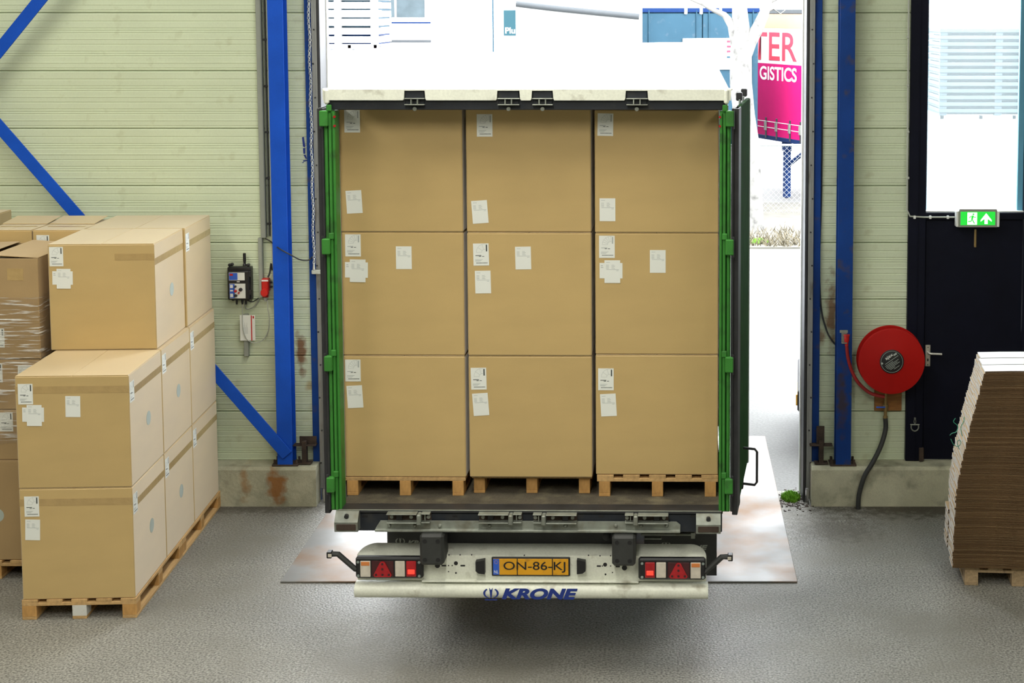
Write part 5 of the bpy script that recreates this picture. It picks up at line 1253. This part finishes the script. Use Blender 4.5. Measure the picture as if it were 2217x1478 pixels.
# white lorry body with sign, further left
YW = 29.5
a, c = at(1066, -40, YW), at(1386, 85, YW)
wt = thing('white_lorry_body', 'white lorry body with a sagging grey top rail behind the trailer', 'lorry', ((a.x+c.x)/2, YW, 0)); X = (c.x-a.x)/2; zt_ = at(1200, -6, YW).z
MB().cbox(-X, X, 0, 2.4, 0.9, zt_, 0.03).build('body', M['vehicle_white'], wt)
g = lambda u, v: (lambda p: Vector((p.x-(a.x+c.x)/2, -0.06, p.z)))(at(u, v, YW))
MB().tube([g(1118, 8), g(1200, 18), g(1290, 27), g(1384, 36)], 0.06, 8).build('tarp_edge', M['tarp_grey'], wt, smooth=60)
MB().cbox(-X-0.01, -X+0.012, -0.015, 0.02, 0.9, zt_, 0.004).build('edge_strip', M['container_blue'], wt)
q, r2 = g(1091, 22), g(1117, 77); sg_ = MB().box(q.x, r2.x, -0.08, 0.0, r2.z, q.z).build('sign_panel', M['sign_cyan'], wt)
inst('lettering', text_mesh('Plu', M['paper'], 0.12, 0.19, bold=0.02), sg_, ((q.x+r2.x)/2+0.012, -0.084, r2.z+0.10))
for x in (-X*0.6, X*0.5):
    w = MB().lathe([(0.2, -0.14), (0.46, -0.14), (0.5, -0.10), (0.5, 0.10), (0.46, 0.14), (0.2, 0.14)], 24, 0, Matrix.Translation((x, 0.4, 0.5)) @ FACE).build('wheel', M['tyre'], wt, smooth=40)
MB().cbox(-X, X, 0.3, 2.2, 0.62, 0.9, 0.02).build('chassis', M['dark_steel'], wt)
# stacks of platforms
def platforms(label, u0, u1, vt, vb, Y, n, mat, dark, depth=2.3, upper=None, gap=0.42):
    a, c = at(u0, vt, Y), at(u1, vb, Y)
    t = thing('platform_stack', label, 'platform stack', ((a.x+c.x)/2, Y, 0)); X = (c.x-a.x)/2
    p = (a.z-c.z)/n
    for k in range(n):
        z = c.z+k*p
        d = MB().cbox(-X, X, 0, depth, z+p*gap, z+p*0.97, 0.01).build('platform', M[mat], t)
        for sx in (-1, 0.0, 1): MB().cbox(sx*(X-0.12)-0.10, sx*(X-0.12)+0.10, 0.05, 0.25, z, z+p*gap, 0.005).build('spacer', M[mat], d)
        MB().cbox(-X*0.97, X*0.97, 0.28, depth-0.1, z+0.01, z+p*gap, 0.005).build('gap_filler', M[dark if k < 2 else (upper or mat)], d)  # added filler block, its colour stands for the shade in the gap
    for sx in (-1, -0.3, 0.3, 1):
        MB().cbox(sx*(X-0.1)-0.06, sx*(X-0.1)+0.06, 0.1, 0.3, 0.0, c.z, 0.01).build('leg', M['vehicle_white'], t)
    MB().cbox(-X, X, 0.1, 0.2, c.z-0.12, c.z, 0.01).build('beam', M['vehicle_white'], t)
    return t
platforms('pale stacked loading platforms seen through the exit door window', 2036, 2290, 62, 250, 42.0, 13, 'alu_cyan', 'alu_cyan')
ps = platforms('stacked white platforms with dark gaps at the upper left of the dock opening', 640, 818, -70, 97, 46.0, 9, 'vehicle_white', 'leg_blue', upper='container_blue', gap=0.22)
MB().cbox(-1.2, 1.25, 0.35, 2.4, 0.0, 3.15, 0.03).build('base_body', M['vehicle_white'], ps)
# small flatbed cab fragment beside it
a, c = at(818, 10, 50.0), at(862, 95, 50.0)
cbn = thing('lorry_cab', 'white lorry cab with grey windows beside the stacked platforms', 'lorry', ((a.x+c.x)/2+0.55, 50.0, 0)); X = (c.x-a.x)/2+0.55
MB().prism([(-X, 0.9), (X, 0.9), (X, 3.9), (X-0.15, 4.9), (-X+0.25, 4.9), (-X, 3.7)], 'y', 0, 2.2).build('cab_body', M['vehicle_white'], cbn)
MB().cbox(-X+0.12, -X+0.55, -0.02, 0.0, 4.05, 4.75, 0.008).build('side_window', M['alu_cyan'], cbn); MB().cbox(-X+0.62, X-0.2, -0.02, 0.0, 4.05, 4.75, 0.008).build('side_window', M['alu_cyan'], cbn)
MB().cbox(-X, X, -0.03, 0.0, 3.22, 3.30, 0.005).build('trim_strip', M['tarp_grey'], cbn); MB().cbox(-X, X, -0.03, 0.0, 3.85, 3.90, 0.005).build('trim_strip', M['leg_blue'], cbn)
for x in (-X*0.4,): MB().lathe([(0.2, -0.14), (0.46, -0.14), (0.5, -0.10), (0.5, 0.10), (0.46, 0.14), (0.2, 0.14)], 24, 0, Matrix.Translation((x, 0.3, 0.5)) @ FACE).build('wheel', M['tyre'], cbn, smooth=40)
MB().cbox(-X, X, 0.2, 2.0, 0.5, 0.9, 0.02).build('chassis', M['dark_steel'], cbn)
# parked car, only its nose shows past the right jamb

car = thing('parked_car', 'silver car nose with yellow plate peeking past the right jamb', 'car', (1.255, 14.25, 0), R(-5))
prof = [(0.02, 0.35), (0.0, 0.55), (0.05, 0.72), (0.30, 0.82), (1.05, 0.95), (1.75, 1.38), (2.9, 1.42), (3.6, 1.05), (4.05, 0.98), (4.15, 0.55), (4.1, 0.32), (3.75, 0.28), (0.5, 0.25)]
mb = MB(); k = len(prof); st = [(0.0, 0.94), (0.10, 1.0), (1.55, 1.0), (1.65, 0.94)]
vs_ = []
for y, sc_ in st: vs_ += [(2.07+(x-2.07)*sc_, y, 0.25+(z-0.25)*(sc_ if z < 1.0 else sc_*0.98)) for x, z in prof]
fs = [list(range(k)), list(range(3*k, 4*k))[::-1]] + [[j*k+i, (j+1)*k+i, (j+1)*k+(i+1) % k, j*k+(i+1) % k] for j in range(3) for i in range(k)]
mb.add(vs_, fs); mb.build('car_body', M['car_paint'], car, smooth=30)
MB().prism([(1.2, 0.98), (1.8, 1.33), (2.85, 1.36), (3.4, 1.05)], 'y', -0.012, 0.05).build('side_window', M['car_glass'], car)
for x in (0.78, 3.3): 
    w = MB().lathe([(0.15, -0.10), (0.29, -0.10), (0.32, -0.07), (0.32, 0.07), (0.29, 0.10), (0.15, 0.10)], 28, 0, Matrix.Translation((x, 0.09, 0.32)) @ FACE).build('wheel', M['tyre'], car, smooth=40)
    MB().lathe([(0.02, 0.05), (0.19, 0.06), (0.20, 0.105), (0.17, 0.09), (0.03, 0.08)], 20, 0, Matrix.Translation((x, 0.09, 0.32)) @ FACE).build('wheel_rim', M['galv'], w, smooth=40)
MB().cbox(-0.02, 0.06, 0.12, 1.5, 0.40, 0.62, 0.02).build('front_grille', M['black_plastic'], car)
MB().cbox(-0.035, -0.018, 0.30, 0.82, 0.42, 0.53, 0.003).build('number_plate', M['plate_yellow'], car)
MB().cbox(0.02, 0.22, 0.02, 0.30, 0.62, 0.74, 0.02).build('headlamp', M['lens_clear'], car)
